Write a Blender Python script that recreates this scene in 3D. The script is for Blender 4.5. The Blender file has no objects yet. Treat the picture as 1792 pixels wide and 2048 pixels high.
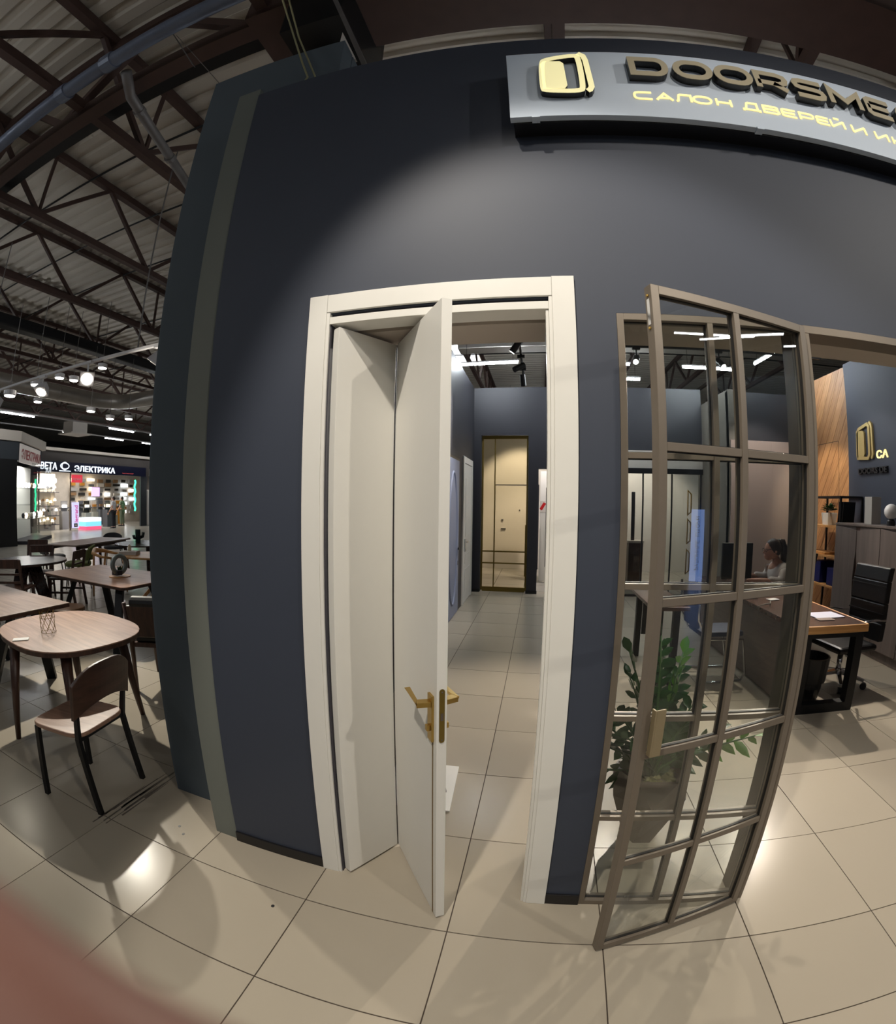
import bpy, bmesh, math, random
from mathutils import Vector, Matrix
random.seed(7)
S = bpy.context.scene
C = S.collection
PI = math.pi

# ------------------------------------------------------------------ camera (wide fisheye phone lens)
cam_d = bpy.data.cameras.new('camera')
cam = bpy.data.objects.new('camera', cam_d); C.objects.link(cam); S.camera = cam
cam_d.type = 'PANO'
cam_d.panorama_type = 'FISHEYE_LENS_POLYNOMIAL'
cam_d.sensor_width = 36.0
cam_d.sensor_fit = 'AUTO'
cam_d.fisheye_fov = math.radians(200)
cam_d.fisheye_polynomial_k0 = 0.0
cam_d.fisheye_polynomial_k1 = -6.29116405e-02
cam_d.fisheye_polynomial_k2 = 2.73829429e-05
cam_d.fisheye_polynomial_k3 = 1.90651035e-05
cam_d.fisheye_polynomial_k4 = -4.08063951e-07
yaw, pitch, roll = 0.19829045, -0.02503819, 0.01301516
fw = Vector((-math.sin(yaw)*math.cos(pitch), math.cos(yaw)*math.cos(pitch), math.sin(pitch)))
rt = Vector((math.cos(yaw), math.sin(yaw), 0)); up = rt.cross(fw)
r2 = rt*math.cos(roll) + up*math.sin(roll); u2 = up*math.cos(roll) - rt*math.sin(roll)
CAMH = 1.65857
cam.matrix_world = Matrix(((r2.x, u2.x, -fw.x, 0), (r2.y, u2.y, -fw.y, 0), (r2.z, u2.z, -fw.z, CAMH), (0, 0, 0, 1)))
cam_d.clip_start = 0.005; cam_d.clip_end = 200
cam_d.dof.use_dof = True; cam_d.dof.focus_distance = 2.6
cam_d.lens = 8.0; cam_d.dof.aperture_fstop = 2.8          # 1.4 mm lens radius: only the fingertip blurs

# ------------------------------------------------------------------ world and colour
W = bpy.data.worlds.new('world'); S.world = W; W.use_nodes = True
W.node_tree.nodes['Background'].inputs[0].default_value = (0.80, 0.88, 1.0, 1)
W.node_tree.nodes['Background'].inputs[1].default_value = 0.055
S.view_settings.view_transform = 'Standard'; S.view_settings.look = 'None'
S.view_settings.exposure = 0.0; S.view_settings.gamma = 1.0; S.view_settings.use_curve_mapping = False
S.cycles.use_denoising = True
S.cycles.max_bounces = 8; S.cycles.transparent_max_bounces = 24
S.cycles.sample_clamp_indirect = 6.0

# ------------------------------------------------------------------ helpers
class MB:
    def __init__(s): s.v = []; s.f = []
    def add(s, vs, fs):
        b = len(s.v); s.v += [tuple(p) for p in vs]; s.f += [tuple(b+i for i in f) for f in fs]; return s
    def box(s, x0, x1, y0, y1, z0, z1):
        return s.add([(x0,y0,z0),(x1,y0,z0),(x1,y1,z0),(x0,y1,z0),(x0,y0,z1),(x1,y0,z1),(x1,y1,z1),(x0,y1,z1)],
                     [(0,3,2,1),(4,5,6,7),(0,1,5,4),(1,2,6,5),(2,3,7,6),(3,0,4,7)])
    def hexa(s, b, t):       # 4 bottom points, 4 top points
        return s.add(list(b)+list(t), [(0,3,2,1),(4,5,6,7),(0,1,5,4),(1,2,6,5),(2,3,7,6),(3,0,4,7)])
    def bar(s, p, q, w, h=None, w2=None, h2=None, side=None):
        p, q = Vector(p), Vector(q); h = w if h is None else h; w2 = w if w2 is None else w2; h2 = h if h2 is None else h2
        d = (q-p).normalized()
        a = Vector(side) if side else (Vector((0,0,1)).cross(d) if abs(d.z) < .95 else Vector((1,0,0)))
        a = (a - d*a.dot(d)).normalized(); b = d.cross(a)
        P = [p-a*w/2-b*h/2, p+a*w/2-b*h/2, p+a*w/2+b*h/2, p-a*w/2+b*h/2]
        Q = [q-a*w2/2-b*h2/2, q+a*w2/2-b*h2/2, q+a*w2/2+b*h2/2, q-a*w2/2+b*h2/2]
        return s.hexa(P, Q)
    def tube(s, pts, r, n=8, caps=True):
        pts = [Vector(p) for p in pts]; R = r if isinstance(r, (list, tuple)) else [r]*len(pts)
        vs, fs, a = [], [], None
        for i, p in enumerate(pts):
            d = (pts[min(i+1, len(pts)-1)] - pts[max(i-1, 0)]).normalized()
            if a is None: a = d.cross(Vector((0,0,1)) if abs(d.z) < .9 else Vector((1,0,0)))
            a = (a - d*a.dot(d)).normalized(); b = d.cross(a)
            vs += [p + (a*math.cos(2*PI*k/n) + b*math.sin(2*PI*k/n))*R[i] for k in range(n)]
        for i in range(len(pts)-1):
            for k in range(n):
                fs.append((i*n+k, i*n+(k+1) % n, (i+1)*n+(k+1) % n, (i+1)*n+k))
        if caps:
            fs.append(tuple(reversed(range(n)))); fs.append(tuple(range((len(pts)-1)*n, len(pts)*n)))
        return s.add(vs, fs)
    def prism(s, poly, z0, z1, M=None):
        n = len(poly); vs = [(x, y, z0) for x, y in poly] + [(x, y, z1) for x, y in poly]
        if M: vs = [M @ Vector(v) for v in vs]
        return s.add(vs, [tuple(reversed(range(n))), tuple(range(n, 2*n))] + [(i, (i+1) % n, n+(i+1) % n, n+i) for i in range(n)])
    def lathe(s, prof, n=20, c=(0,0,0)):
        vs = [(c[0]+r*math.cos(2*PI*k/n), c[1]+r*math.sin(2*PI*k/n), c[2]+z) for r, z in prof for k in range(n)]
        fs = [(i*n+k, i*n+(k+1) % n, (i+1)*n+(k+1) % n, (i+1)*n+k) for i in range(len(prof)-1) for k in range(n)]
        fs += [tuple(reversed(range(n))), tuple(range((len(prof)-1)*n, len(prof)*n))]
        return s.add(vs, fs)
    def ball(s, c, r, n=14, m=8, sc=(1,1,1), M=None):
        prof = [(max(math.sin(PI*i/m), 1e-3)*r, -math.cos(PI*i/m)*r) for i in range(m+1)]
        vs = [Vector((pr*math.cos(2*PI*k/n)*sc[0], pr*math.sin(2*PI*k/n)*sc[1], z*sc[2])) for pr, z in prof for k in range(n)]
        if M: vs = [M @ v for v in vs]
        vs = [v + Vector(c) for v in vs]
        fs = [(i*n+k, i*n+(k+1) % n, (i+1)*n+(k+1) % n, (i+1)*n+k) for i in range(m) for k in range(n)]
        return s.add(vs, fs)
    def ribbon(s, pts, w, y0, y1, closed=False, M=None):   # a thick stroke in the x,z plane, mitred, extruded from y0 to y1
        P = [Vector((p[0], p[1])) for p in pts]; n = len(P); L, R_ = [], []
        for i in range(n):
            a = P[(i-1) % n] if (closed or i > 0) else None; b = P[(i+1) % n] if (closed or i < n-1) else None
            d1 = (P[i]-a).normalized() if a is not None else None; d2 = (b-P[i]).normalized() if b is not None else None
            d1 = d1 or d2; d2 = d2 or d1
            n1, n2 = Vector((-d1.y, d1.x)), Vector((-d2.y, d2.x)); m = (n1+n2); m = m.normalized() if m.length > 1e-6 else n1
            k = min(1/max(m.dot(n1), .35), 2.2); L.append(P[i]+m*w/2*k); R_.append(P[i]-m*w/2*k)
        for i in range(n if closed else n-1):
            j = (i+1) % n; q = [L[i], R_[i], R_[j], L[j]]
            bt = [Vector((p.x, y0, p.y)) for p in q]; tp = [Vector((p.x, y1, p.y)) for p in q]
            if M: bt = [M @ p for p in bt]; tp = [M @ p for p in tp]
            s.hexa(bt, tp)
        return s
    def build(s, name, mat, parent=None, bevel=0, smooth=False, seg=2):
        me = bpy.data.meshes.new(name); me.from_pydata(s.v, [], s.f); me.update()
        bm = bmesh.new(); bm.from_mesh(me); bmesh.ops.recalc_face_normals(bm, faces=bm.faces); bm.to_mesh(me); bm.free()
        if mat: me.materials.append(mat)
        if smooth:
            for p in me.polygons: p.use_smooth = True
        o = bpy.data.objects.new(name, me); C.objects.link(o)
        if parent: o.parent = parent
        if bevel:
            m = o.modifiers.new('bevel', 'BEVEL'); m.width = bevel; m.segments = seg; m.limit_method = 'ANGLE'; m.angle_limit = .6
        return o

def B(name, mat, box, parent=None, bevel=0): return MB().box(*box).build(name, mat, parent, bevel)
def tag(o, label=None, cat=None, group=None, kind=None):
    if label: o['label'] = label
    if cat: o['category'] = cat
    if group: o['group'] = group
    if kind: o['kind'] = kind
    return o
def thing(name, label, cat, loc=(0,0,0), rz=0, group=None):
    o = bpy.data.objects.new(name, None); C.objects.link(o); o.empty_display_size = .1
    o.location = loc; o.rotation_euler = (0, 0, rz); return tag(o, label, cat, group)
def struct(name, mb, mat, bevel=0, parent=None): return tag(mb.build(name, mat, parent, bevel), kind='structure')
def dup(root, loc, rz=None, label=None, group=None, scale=None):
    kids = {}
    for k in list(root.children): kids[k] = list(k.children)
    r = root.copy(); C.objects.link(r); r.location = loc
    if rz is not None: r.rotation_euler = (root.rotation_euler.x, root.rotation_euler.y, rz)
    if scale: r.scale = scale
    if label: r['label'] = label
    if group: r['group'] = group
    for k, gs in kids.items():
        c = k.copy(); C.objects.link(c); c.parent = r
        for g in gs:
            d = g.copy(); C.objects.link(d); d.parent = c
    return r

def rgb(r, g, b):       # sRGB 0..255 -> linear
    f = lambda c: ((c/255+.055)/1.055)**2.4 if c > 10 else c/255/12.92
    return (f(r), f(g), f(b), 1)
def mat(name, col, rough=.5, metal=0, spec=.5, var=0, scale=8, bump=0, emit=None, estr=0, coat=0):
    m = bpy.data.materials.new(name); m.use_nodes = True; nt = m.node_tree; b = nt.nodes['Principled BSDF']
    col = tuple(col) if len(col) == 4 else (*col, 1)
    b.inputs['Base Color'].default_value = col; b.inputs['Roughness'].default_value = rough; b.inputs['Metallic'].default_value = metal
    b.inputs['Specular IOR Level'].default_value = spec; b.inputs['Coat Weight'].default_value = coat
    if var or bump:
        tc = nt.nodes.new('ShaderNodeTexCoord'); nz = nt.nodes.new('ShaderNodeTexNoise'); nz.inputs['Scale'].default_value = scale; nz.inputs['Detail'].default_value = 5
        nt.links.new(tc.outputs['Object'], nz.inputs['Vector'])
        if var:
            mx = nt.nodes.new('ShaderNodeMix'); mx.data_type = 'RGBA'; nt.links.new(nz.outputs[0], mx.inputs[0])
            mx.inputs[6].default_value = tuple(c*(1-var) for c in col[:3])+(1,); mx.inputs[7].default_value = tuple(min(1, c*(1+var)) for c in col[:3])+(1,)
            nt.links.new(mx.outputs[2], b.inputs['Base Color'])
        if bump:
            bp = nt.nodes.new('ShaderNodeBump'); bp.inputs['Strength'].default_value = bump; bp.inputs['Distance'].default_value = .01
            nt.links.new(nz.outputs[0], bp.inputs['Height']); nt.links.new(bp.outputs[0], b.inputs['Normal'])
    if emit:
        b.inputs['Emission Color'].default_value = emit; b.inputs['Emission Strength'].default_value = estr
    return m
def wood(name, c1, c2, axis=0, rough=.4, sc=2.2, stretch=14):
    m = bpy.data.materials.new(name); m.use_nodes = True; nt = m.node_tree; b = nt.nodes['Principled BSDF']; b.inputs['Roughness'].default_value = rough
    tc = nt.nodes.new('ShaderNodeTexCoord'); mp = nt.nodes.new('ShaderNodeMapping'); nz = nt.nodes.new('ShaderNodeTexNoise'); cr = nt.nodes.new('ShaderNodeValToRGB')
    oi = nt.nodes.new('ShaderNodeObjectInfo'); ad = nt.nodes.new('ShaderNodeVectorMath'); ad.operation = 'ADD'
    s3 = [sc*stretch]*3; s3[axis] = sc; mp.inputs['Scale'].default_value = s3
    nz.inputs['Scale'].default_value = 1; nz.inputs['Detail'].default_value = 6; nz.inputs['Distortion'].default_value = .6
    sc_ = nt.nodes.new('ShaderNodeVectorMath'); sc_.operation = 'SCALE'; sc_.inputs['Scale'].default_value = 37.0
    cmb = nt.nodes.new('ShaderNodeCombineXYZ')
    for i in range(3): nt.links.new(oi.outputs['Random'], cmb.inputs[i])
    nt.links.new(cmb.outputs[0], sc_.inputs[0])
    nt.links.new(tc.outputs['Object'], mp.inputs[0]); nt.links.new(mp.outputs[0], ad.inputs[0]); nt.links.new(sc_.outputs[0], ad.inputs[1]); nt.links.new(ad.outputs[0], nz.inputs['Vector'])
    cr.color_ramp.elements[0].position = .3; cr.color_ramp.elements[0].color = c1; cr.color_ramp.elements[1].position = .7; cr.color_ramp.elements[1].color = c2
    nt.links.new(nz.outputs[0], cr.inputs[0]); nt.links.new(cr.outputs[0], b.inputs['Base Color'])
    bp = nt.nodes.new('ShaderNodeBump'); bp.inputs['Strength'].default_value = .12; bp.inputs['Distance'].default_value = .004
    nt.links.new(nz.outputs[0], bp.inputs['Height']); nt.links.new(bp.outputs[0], b.inputs['Normal'])
    return m
def glass_mat(name, tint=(.95, .96, .95, 1), ior=1.5, rough=0.0, boost=1.0):
    m = bpy.data.materials.new(name); m.use_nodes = True; nt = m.node_tree; nt.nodes.clear()
    o = nt.nodes.new('ShaderNodeOutputMaterial'); mx = nt.nodes.new('ShaderNodeMixShader'); t = nt.nodes.new('ShaderNodeBsdfTransparent'); g = nt.nodes.new('ShaderNodeBsdfGlossy'); fr = nt.nodes.new('ShaderNodeFresnel')
    t.inputs[0].default_value = tint; g.inputs['Roughness'].default_value = rough; ge = nt.nodes.new('ShaderNodeNewGeometry'); mi = nt.nodes.new('ShaderNodeMapRange'); mi.inputs[3].default_value = ior; mi.inputs[4].default_value = 1/ior
    nt.links.new(ge.outputs['Backfacing'], mi.inputs[0]); nt.links.new(mi.outputs[0], fr.inputs[0])
    ml = nt.nodes.new('ShaderNodeMath'); ml.operation = 'MULTIPLY'; ml.inputs[1].default_value = boost; ml.use_clamp = True
    nt.links.new(fr.outputs[0], ml.inputs[0]); nt.links.new(ml.outputs[0], mx.inputs[0]); nt.links.new(t.outputs[0], mx.inputs[1]); nt.links.new(g.outputs[0], mx.inputs[2]); nt.links.new(mx.outputs[0], o.inputs[0])
    return m
def emitm(name, col, st): return mat(name, (col[0]*.5, col[1]*.5, col[2]*.5, 1), .6, emit=(col[0], col[1], col[2], 1), estr=st)
def light(name, kind, loc, energy, col=(1,1,1), target=None, size=.05, angle=60, blend=.4, parent=None, sx=1, sy=.1):
    d = bpy.data.lights.new(name, kind); d.energy = energy; d.color = col
    if kind == 'AREA': d.shape = 'RECTANGLE'; d.size = sx; d.size_y = sy
    else: d.shadow_soft_size = size
    if kind == 'SPOT': d.spot_size = math.radians(angle); d.spot_blend = blend
    o = bpy.data.objects.new(name, d); C.objects.link(o); o.location = loc
    if target is not None: o.rotation_euler = (Vector(target)-Vector(loc)).to_track_quat('-Z', 'Y').to_euler()
    if parent: o.parent = parent; o.matrix_parent_inverse = parent.matrix_world.inverted()
    return o
def text(name, s, size, M, material, parent=None, depth=.004, align='LEFT', sx=1.0, bold=0):
    cu = bpy.data.curves.new(name, 'FONT'); cu.body = s; cu.size = size; cu.extrude = depth/2; cu.align_x = align; cu.offset = bold; cu.resolution_u = 3
    t = bpy.data.objects.new(name, cu); C.objects.link(t)
    dg = bpy.context.evaluated_depsgraph_get(); me = bpy.data.meshes.new_from_object(t.evaluated_get(dg))
    bpy.data.objects.remove(t); me.transform(Matrix.Diagonal((sx, 1, 1, 1))); me.transform(M)
    me.materials.clear(); me.materials.append(material)
    o = bpy.data.objects.new(name, me); C.objects.link(o)
    if parent: o.parent = parent
    return o
def plane_m(origin, xdir, ydir):
    x, y = Vector(xdir).normalized(), Vector(ydir).normalized(); z = x.cross(y); o = Vector(origin)
    return Matrix(((x.x, y.x, z.x, o.x), (x.y, y.y, z.y, o.y), (x.z, y.z, z.z, o.z), (0, 0, 0, 1)))
def rrect(x0, x1, y0, y1, r, n=4):
    P = []
    for cx, cy, a in ((x1-r, y1-r, 0), (x0+r, y1-r, PI/2), (x0+r, y0+r, PI), (x1-r, y0+r, 1.5*PI)):
        for k in range(n+1): t = a + PI/2*k/n; P.append((cx+r*math.cos(t), cy+r*math.sin(t)))
    return P

# ------------------------------------------------------------------ materials
def tile_mat(name, col, grid=False):
    m = mat(name, col, .24, spec=.15, var=.045, scale=1.6); nt = m.node_tree; b = nt.nodes['Principled BSDF']
    nz = [n for n in nt.nodes if n.type == 'TEX_NOISE'][0]; nz.inputs['Detail'].default_value = 4; nz.inputs['Roughness'].default_value = .5
    src = b.inputs['Base Color'].links[0].from_socket
    tc = [n for n in nt.nodes if n.type == 'TEX_COORD'][0]
    if not grid:
        oi = nt.nodes.new('ShaderNodeObjectInfo'); hs = nt.nodes.new('ShaderNodeHueSaturation')
        mr = nt.nodes.new('ShaderNodeMapRange'); mr.inputs[3].default_value = .95; mr.inputs[4].default_value = 1.04
        nt.links.new(oi.outputs['Random'], mr.inputs[0]); nt.links.new(mr.outputs[0], hs.inputs['Value']); nt.links.new(src, hs.inputs['Color']); nt.links.new(hs.outputs[0], b.inputs['Base Color'])
    else:
        br = nt.nodes.new('ShaderNodeTexBrick'); br.offset = 0; br.squash = 1
        mp = nt.nodes.new('ShaderNodeMapping'); mp.inputs['Location'].default_value = (.84, -1.279, 0)
        br.inputs['Scale'].default_value = 1; br.inputs['Mortar Size'].default_value = .004; br.inputs['Brick Width'].default_value = .6; br.inputs['Row Height'].default_value = .593
        br.inputs['Mortar'].default_value = rgb(70, 62, 55); nt.links.new(tc.outputs['Object'], mp.inputs[0]); nt.links.new(mp.outputs[0], br.inputs['Vector'])
        nt.links.new(src, br.inputs['Color1']); nt.links.new(src, br.inputs['Color2']); nt.links.new(br.outputs[0], b.inputs['Base Color'])
    rr = nt.nodes.new('ShaderNodeMapRange'); rr.inputs[3].default_value = .20; rr.inputs[4].default_value = .262
    nt.links.new(nz.outputs[0], rr.inputs[0]); nt.links.new(rr.outputs[0], b.inputs['Roughness'])
    return m
M = {}
M['tile'] = tile_mat('floor_tile', rgb(167, 158, 143))
M['tile_far'] = tile_mat('floor_tile_far', rgb(166, 160, 150), True)
M['grout'] = mat('grout', rgb(74, 64, 56), .9, var=.3, scale=30)
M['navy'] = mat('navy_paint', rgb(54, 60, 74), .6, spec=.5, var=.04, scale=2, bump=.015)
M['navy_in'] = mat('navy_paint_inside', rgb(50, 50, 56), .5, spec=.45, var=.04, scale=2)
M['grey_wall'] = mat('grey_green_paint', rgb(84, 93, 100), .7, spec=.25, var=.06, scale=3, bump=.04)
M['taupe'] = mat('taupe_paint', rgb(120, 115, 108), .7, spec=.25, var=.04, scale=3)
M['strip'] = mat('pale_strip_paint', rgb(112, 116, 110), .7, spec=.25, var=.05, scale=4)
M['soffit'] = mat('soffit_paint', rgb(176, 166, 156), .7, spec=.25)
M['white'] = mat('white_enamel', rgb(226, 224, 218), .38, var=.012, scale=20)
M['white_wall'] = mat('white_wall', rgb(205, 198, 190), .6, var=.02)
M['pink_wall'] = mat('pale_taupe_panel', rgb(168, 152, 146), .3, var=.03)
M['base'] = mat('black_baseboard', rgb(22, 21, 24), .35)
M['gap'] = mat('dark_gap', rgb(52, 50, 58), .7)
M['gold'] = mat('brushed_gold', rgb(192, 160, 92), .34, 1, var=.08, scale=40)
M['gold_flat'] = mat('gold_paint', rgb(196, 176, 120), .35, .6)
M['gold_dark'] = mat('antique_gold', rgb(128, 108, 52), .42, .8)
M['bronze'] = mat('bronze_frame', rgb(116, 106, 94), .42, .25, var=.05, scale=30)
M['bronze_d'] = mat('bronze_frame_dark', rgb(92, 82, 73), .42, .25)
M['champ'] = mat('champagne_handle', rgb(142, 128, 100), .45, .3)
M['gasket'] = mat('black_gasket', rgb(25, 23, 22), .6)
M['glass'] = glass_mat('window_glass', (.955, .965, .955, 1), 1.5)
M['gglass'] = glass_mat('amber_tinted_glass', (.95, .90, .78, 1), 1.5, 0, .5)
M['steel_br'] = mat('brown_painted_steel', rgb(74, 54, 48), .6, .1, var=.2, scale=6)
M['steel_bk'] = mat('black_steel', rgb(20, 20, 22), .45, .3)
M['deck'] = mat('roof_deck', rgb(196, 188, 176), .6, .1, var=.12, scale=1.2)
M['pipe'] = mat('blue_grey_pipe', rgb(102, 110, 128), .45, .2, var=.15, scale=8)
M['pipe_g'] = mat('grey_pipe', rgb(112, 108, 106), .5, .3, var=.2, scale=8)
M['duct'] = mat('galvanised_duct', rgb(170, 165, 158), .38, .7, var=.15, scale=5)
M['track'] = mat('white_lamp_body', rgb(205, 203, 205), .45)
M['chrome'] = mat('chrome', rgb(205, 205, 208), .12, 1)
M['black'] = mat('black_plastic', rgb(16, 16, 18), .4)
M['blackleather'] = mat('black_leather', rgb(14, 14, 16), .35, bump=.1, scale=90)
M['walnut'] = wood('walnut_light', rgb(128, 96, 78), rgb(168, 132, 110), 0, .38)
M['walnut_y'] = wood('walnut_light_y', rgb(128, 96, 78), rgb(168, 132, 110), 1, .38)
M['walnut_d'] = wood('walnut_dark', rgb(50, 32, 24), rgb(82, 54, 42), 2, .42)
M['walnut_dx'] = wood('walnut_dark_x', rgb(52, 34, 27), rgb(84, 58, 46), 0, .25)
M['walnut_g'] = wood('walnut_grey', rgb(108, 90, 80), rgb(140, 120, 108), 0, .4)
M['espresso'] = wood('espresso', rgb(34, 24, 22), rgb(56, 40, 36), 0, .25)
M['oak'] = wood('oak', rgb(176, 124, 70), rgb(214, 164, 104), 0, .4)
M['oak_z'] = wood('oak_z', rgb(170, 118, 66), rgb(206, 154, 96), 2, .4)
M['tubel'] = emitm('fluorescent_tube', (.88, .95, 1.0), 165)
M['tubefar'] = emitm('fluorescent_tube_far', (.93, .97, 1.0), 120)
M['lens'] = emitm('lamp_lens', (1, .93, .82), 30)
M['lens_in'] = emitm('lamp_lens_white', (1, .97, .92), 14)
# ------------------------------------------------------------------ main lights of the place that stand outside the lamps in view
# track spots above the shop front (over and behind the viewpoint): they wash the dark wall, the sign and the doors
WARM = (1.0, .915, .79)
def wall_spot(x, tx, tz, e, ang, y=-.1, z=4.8, bl=.55, sz=.045):
    light('wall_wash_spot', 'SPOT', (x, y, z), e, WARM, (tx, 1.5, tz), sz, ang, bl)
wall_spot(-.7, .49, .26, 490, 54, y=-.5, z=4.7, bl=.35, sz=.05)
wall_spot(1.1, .9, 2.3, 165, 50, y=-1.5, z=4.5, bl=1, sz=.1)
light('wall_wash_spot', 'SPOT', (3.7, -.9, 4.3), 220, WARM, (.7, 1.7, 1.5), .05, 62, .7)
# ------------------------------------------------------------------ floor
YR = [.2543, .8474, 1.2792]; y = 1.2792
while y < 8.3: y += .5929; YR.append(y)
XR = [-.8401 + .6*i for i in range(-6, 10)]
X0, X1, Y0, Y1 = XR[0], XR[-1], YR[0], YR[-1]
fl = MB()
fl.box(-45, X0, -12, 34, -.1, 0).box(X1, 16, -12, 34, -.1, 0).box(X0, X1, -12, Y0, -.1, 0).box(X0, X1, Y1, 34, -.1, 0)
floor = struct('floor', fl, M['tile_far'])
B('grout_bed', M['grout'], (X0, X1, Y0, Y1, -.1, -.0035), floor)
tiles = {}
for j in range(len(YR)-1):
    for i in range(len(XR)-1):
        w, d = XR[i+1]-XR[i], YR[j+1]-YR[j]; k = round(d, 3)
        if k not in tiles:
            g = .0022 if j > 1 else .0026
            o = MB().hexa([(g, g, -.02), (w-g, g, -.02), (w-g, d-g, -.02), (g, d-g, -.02)], [(g, g, 0), (w-g, g, 0), (w-g, d-g, 0), (g, d-g, 0)]).build('tile', M['tile'], floor)
            tiles[k] = o
        else:
            o = tiles[k].copy(); C.objects.link(o)
        o.location = (XR[i], YR[j], random.uniform(-.0003, .0003))
gr = MB()
for k in range(16):
    x = -2.06 + random.uniform(-.045, .07); y0 = random.uniform(1.2, 1.55); gr.bar((x, y0, .0006), (x+random.uniform(-.012, .012), min(1.86, y0+random.uniform(.12, .4)), .0006), random.uniform(.004, .014), .0008, w2=.002)
gr.build('glue_stain', mat('dirty_glue', rgb(96, 88, 80), .8, var=.3, scale=60), floor)
for px_, py_ in ((-1.66, 1.44), (-1.60, 1.40), (-.95, 1.19)):
    MB().lathe([(.008, 0), (.008, .0012)], 8, (px_, py_, 0)).build('speck', M['base'], floor)

# ------------------------------------------------------------------ shop front wall
YW, ZT = 1.5006, 3.7586
wf = MB()
wf.box(-1.327, -.770, YW, 1.83, 0, ZT).box(-.770, .048, YW, 1.83, 2.362, ZT).box(.048, .270, YW, 1.83, 0, ZT)
wf.box(.270, 2.6, YW, 1.83, 2.3055, ZT).box(2.6, 7.5, YW, 1.83, 0, ZT)
wall_front = struct('wall_front', wf, M['navy'])
struct('trim_1', MB().box(-1.463, -1.3275, 1.506, 1.70, 0, 3.812), M['strip'])           # pale strip at the wall's end
struct('wall_left', MB().box(-1.902, -1.464, 1.7055, 2.05, 0, 4.345).box(-1.464, -.99, 1.7055, 1.83, 3.8125, 4.345).box(-1.902, -.99, 1.84, 2.05, 3.80, 4.345), M['grey_wall'])
struct('baseboard_front', MB().box(-1.327, -.853, 1.4905, YW, 0, .058).box(.131, .270, 1.4905, YW, 0, .058), M['base'], .002)
struct('trim_2', MB().box(.272, 2.6, 1.60, 1.83, 2.3045, 2.3054).box(-.7, .03, 1.62, 1.83, 2.318, 2.36), M['soffit'])   # underside of the opening

# ------------------------------------------------------------------ roof over the mall
dk = MB(); yy = -11.0; vs = []; fs = []
prof = []
while yy < 33: prof += [(yy, 7.08), (yy+.13, 7.08), (yy+.16, 7.13), (yy+.25, 7.13)]; yy += .28
for k, (py, pz) in enumerate(prof):
    vs += [(-44, py, pz), (15, py, pz), (-44, py, 7.2), (15, py, 7.2)]
for k in range(len(prof)-1):
    a, b = k*4, k*4+4; fs += [(a, a+1, b+1, b), (a+2, b+2, b+3, a+3)]
dk.add(vs, fs)
struct('ceiling', dk, M['deck'])
struct('wall_back', MB().box(-44.2, -44, -11, 33, 0, 7.2).box(-44, 15, 33, 33.2, 0, 7.2).box(15, 15.2, -11, 33, 0, 7.2), mat('far_wall_paint', rgb(60, 58, 58), .8))
# main girder along the shop front
g = thing('roof_girder', 'wide brown steel girder running above the shop front wall', 'girder', (0, 0, 0))
MB().box(-40, -2.2, 2.10, 2.26, 5.70, 5.86).build('lower_chord', M['steel_br'], g)
MB().box(-40, -2.2, 2.12, 2.24, 6.85, 7.0).build('upper_chord', M['steel_br'], g)
MB().box(-2.2, 12, 2.02, 2.72, 5.70, 6.2).build('box_beam', M['steel_br'], g)
for k in range(14):
    x = -2.3-2.6*k; MB().bar((x, 2.18, 5.86), (x-1.3, 2.18, 6.85), .09).build('brace', M['steel_br'], g); MB().bar((x-1.3, 2.18, 6.85), (x-2.6, 2.18, 5.86), .09).build('brace', M['steel_br'], g)
b = B('cross_beam', M['steel_bk'], (-40, -2.2, 2.42, 2.56, 5.98, 6.14)); tag(b, 'black steel beam running just behind the brown girder at upper left', 'beam')
c = MB().box(-1.75, -1.25, 2.0, 2.9, 5.2, 7.0).box(-1.62, -1.38, 2.3, 2.6, 0, 5.2).box(-1.9, -1.1, 1.95, 3.0, 6.2, 6.4).build('roof_column', M['steel_bk']); tag(c, 'dark steel column with a wide head rising behind the shop front wall', 'column')
# secondary trusses every 2.4 m
def truss(x, label, proto=None, y0=2.3, n=11):
    if proto: return dup(proto, (x, 0, 0), label=label, group='roof trusses')
    t = thing('roof_truss', label, 'truss', (x, 0, 0), 0, 'roof trusses')
    ye = y0+.8+2.45*n
    MB().box(-.06, .06, -10, ye, 6.93, 7.05).build('upper_chord', M['steel_br'], t)
    MB().box(-.055, .055, -9.1, ye, 5.79, 5.90).build('lower_chord', M['steel_br'], t)
    for k in range(-5, n):
        yb = .7+2.45*k
        MB().bar((0, yb, 5.86), (0, yb+1.225, 6.95), .065).build('brace', M['steel_br'], t)
        MB().bar((0, yb+1.225, 6.95), (0, yb+2.45, 5.86), .065).build('brace', M['steel_br'], t)
        if k % 2: MB().bar((0, yb, 5.86), (0, yb, 6.95), .045).build('post', M['steel_br'], t)
    return t
T0 = None; ordn = ['first', 'second', 'third', 'fourth', 'fifth', 'sixth', 'seventh', 'eighth', 'ninth', 'tenth', 'eleventh', 'twelfth']
for k in range(9):
    t = truss(-4.45-2.4*k, '%s brown roof truss out from the shop end wall over the furniture' % ordn[k], T0); T0 = T0 or t
for k, x in enumerate((-2.05, .35, 2.75, 5.15, 7.55)):
    truss(x, '%s brown roof truss from the left above the shop interior' % ordn[k], T0)
# thin sag rods / conduits along X across the trusses
for k, (yv, z, r) in enumerate(((3.9, 6.9, .02), (5.35, 6.9, .018), (6.8, 6.9, .018), (9.3, 6.85, .02), (12.2, 6.85, .02), (15.5, 6.85, .02))):
    o = MB().tube([(-40, yv, z), (12, yv, z)], r, 6).build('conduit', M['steel_bk']); tag(o, '%s thin dark conduit under the roof counting back from the shop front' % ordn[k], 'conduit')
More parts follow.
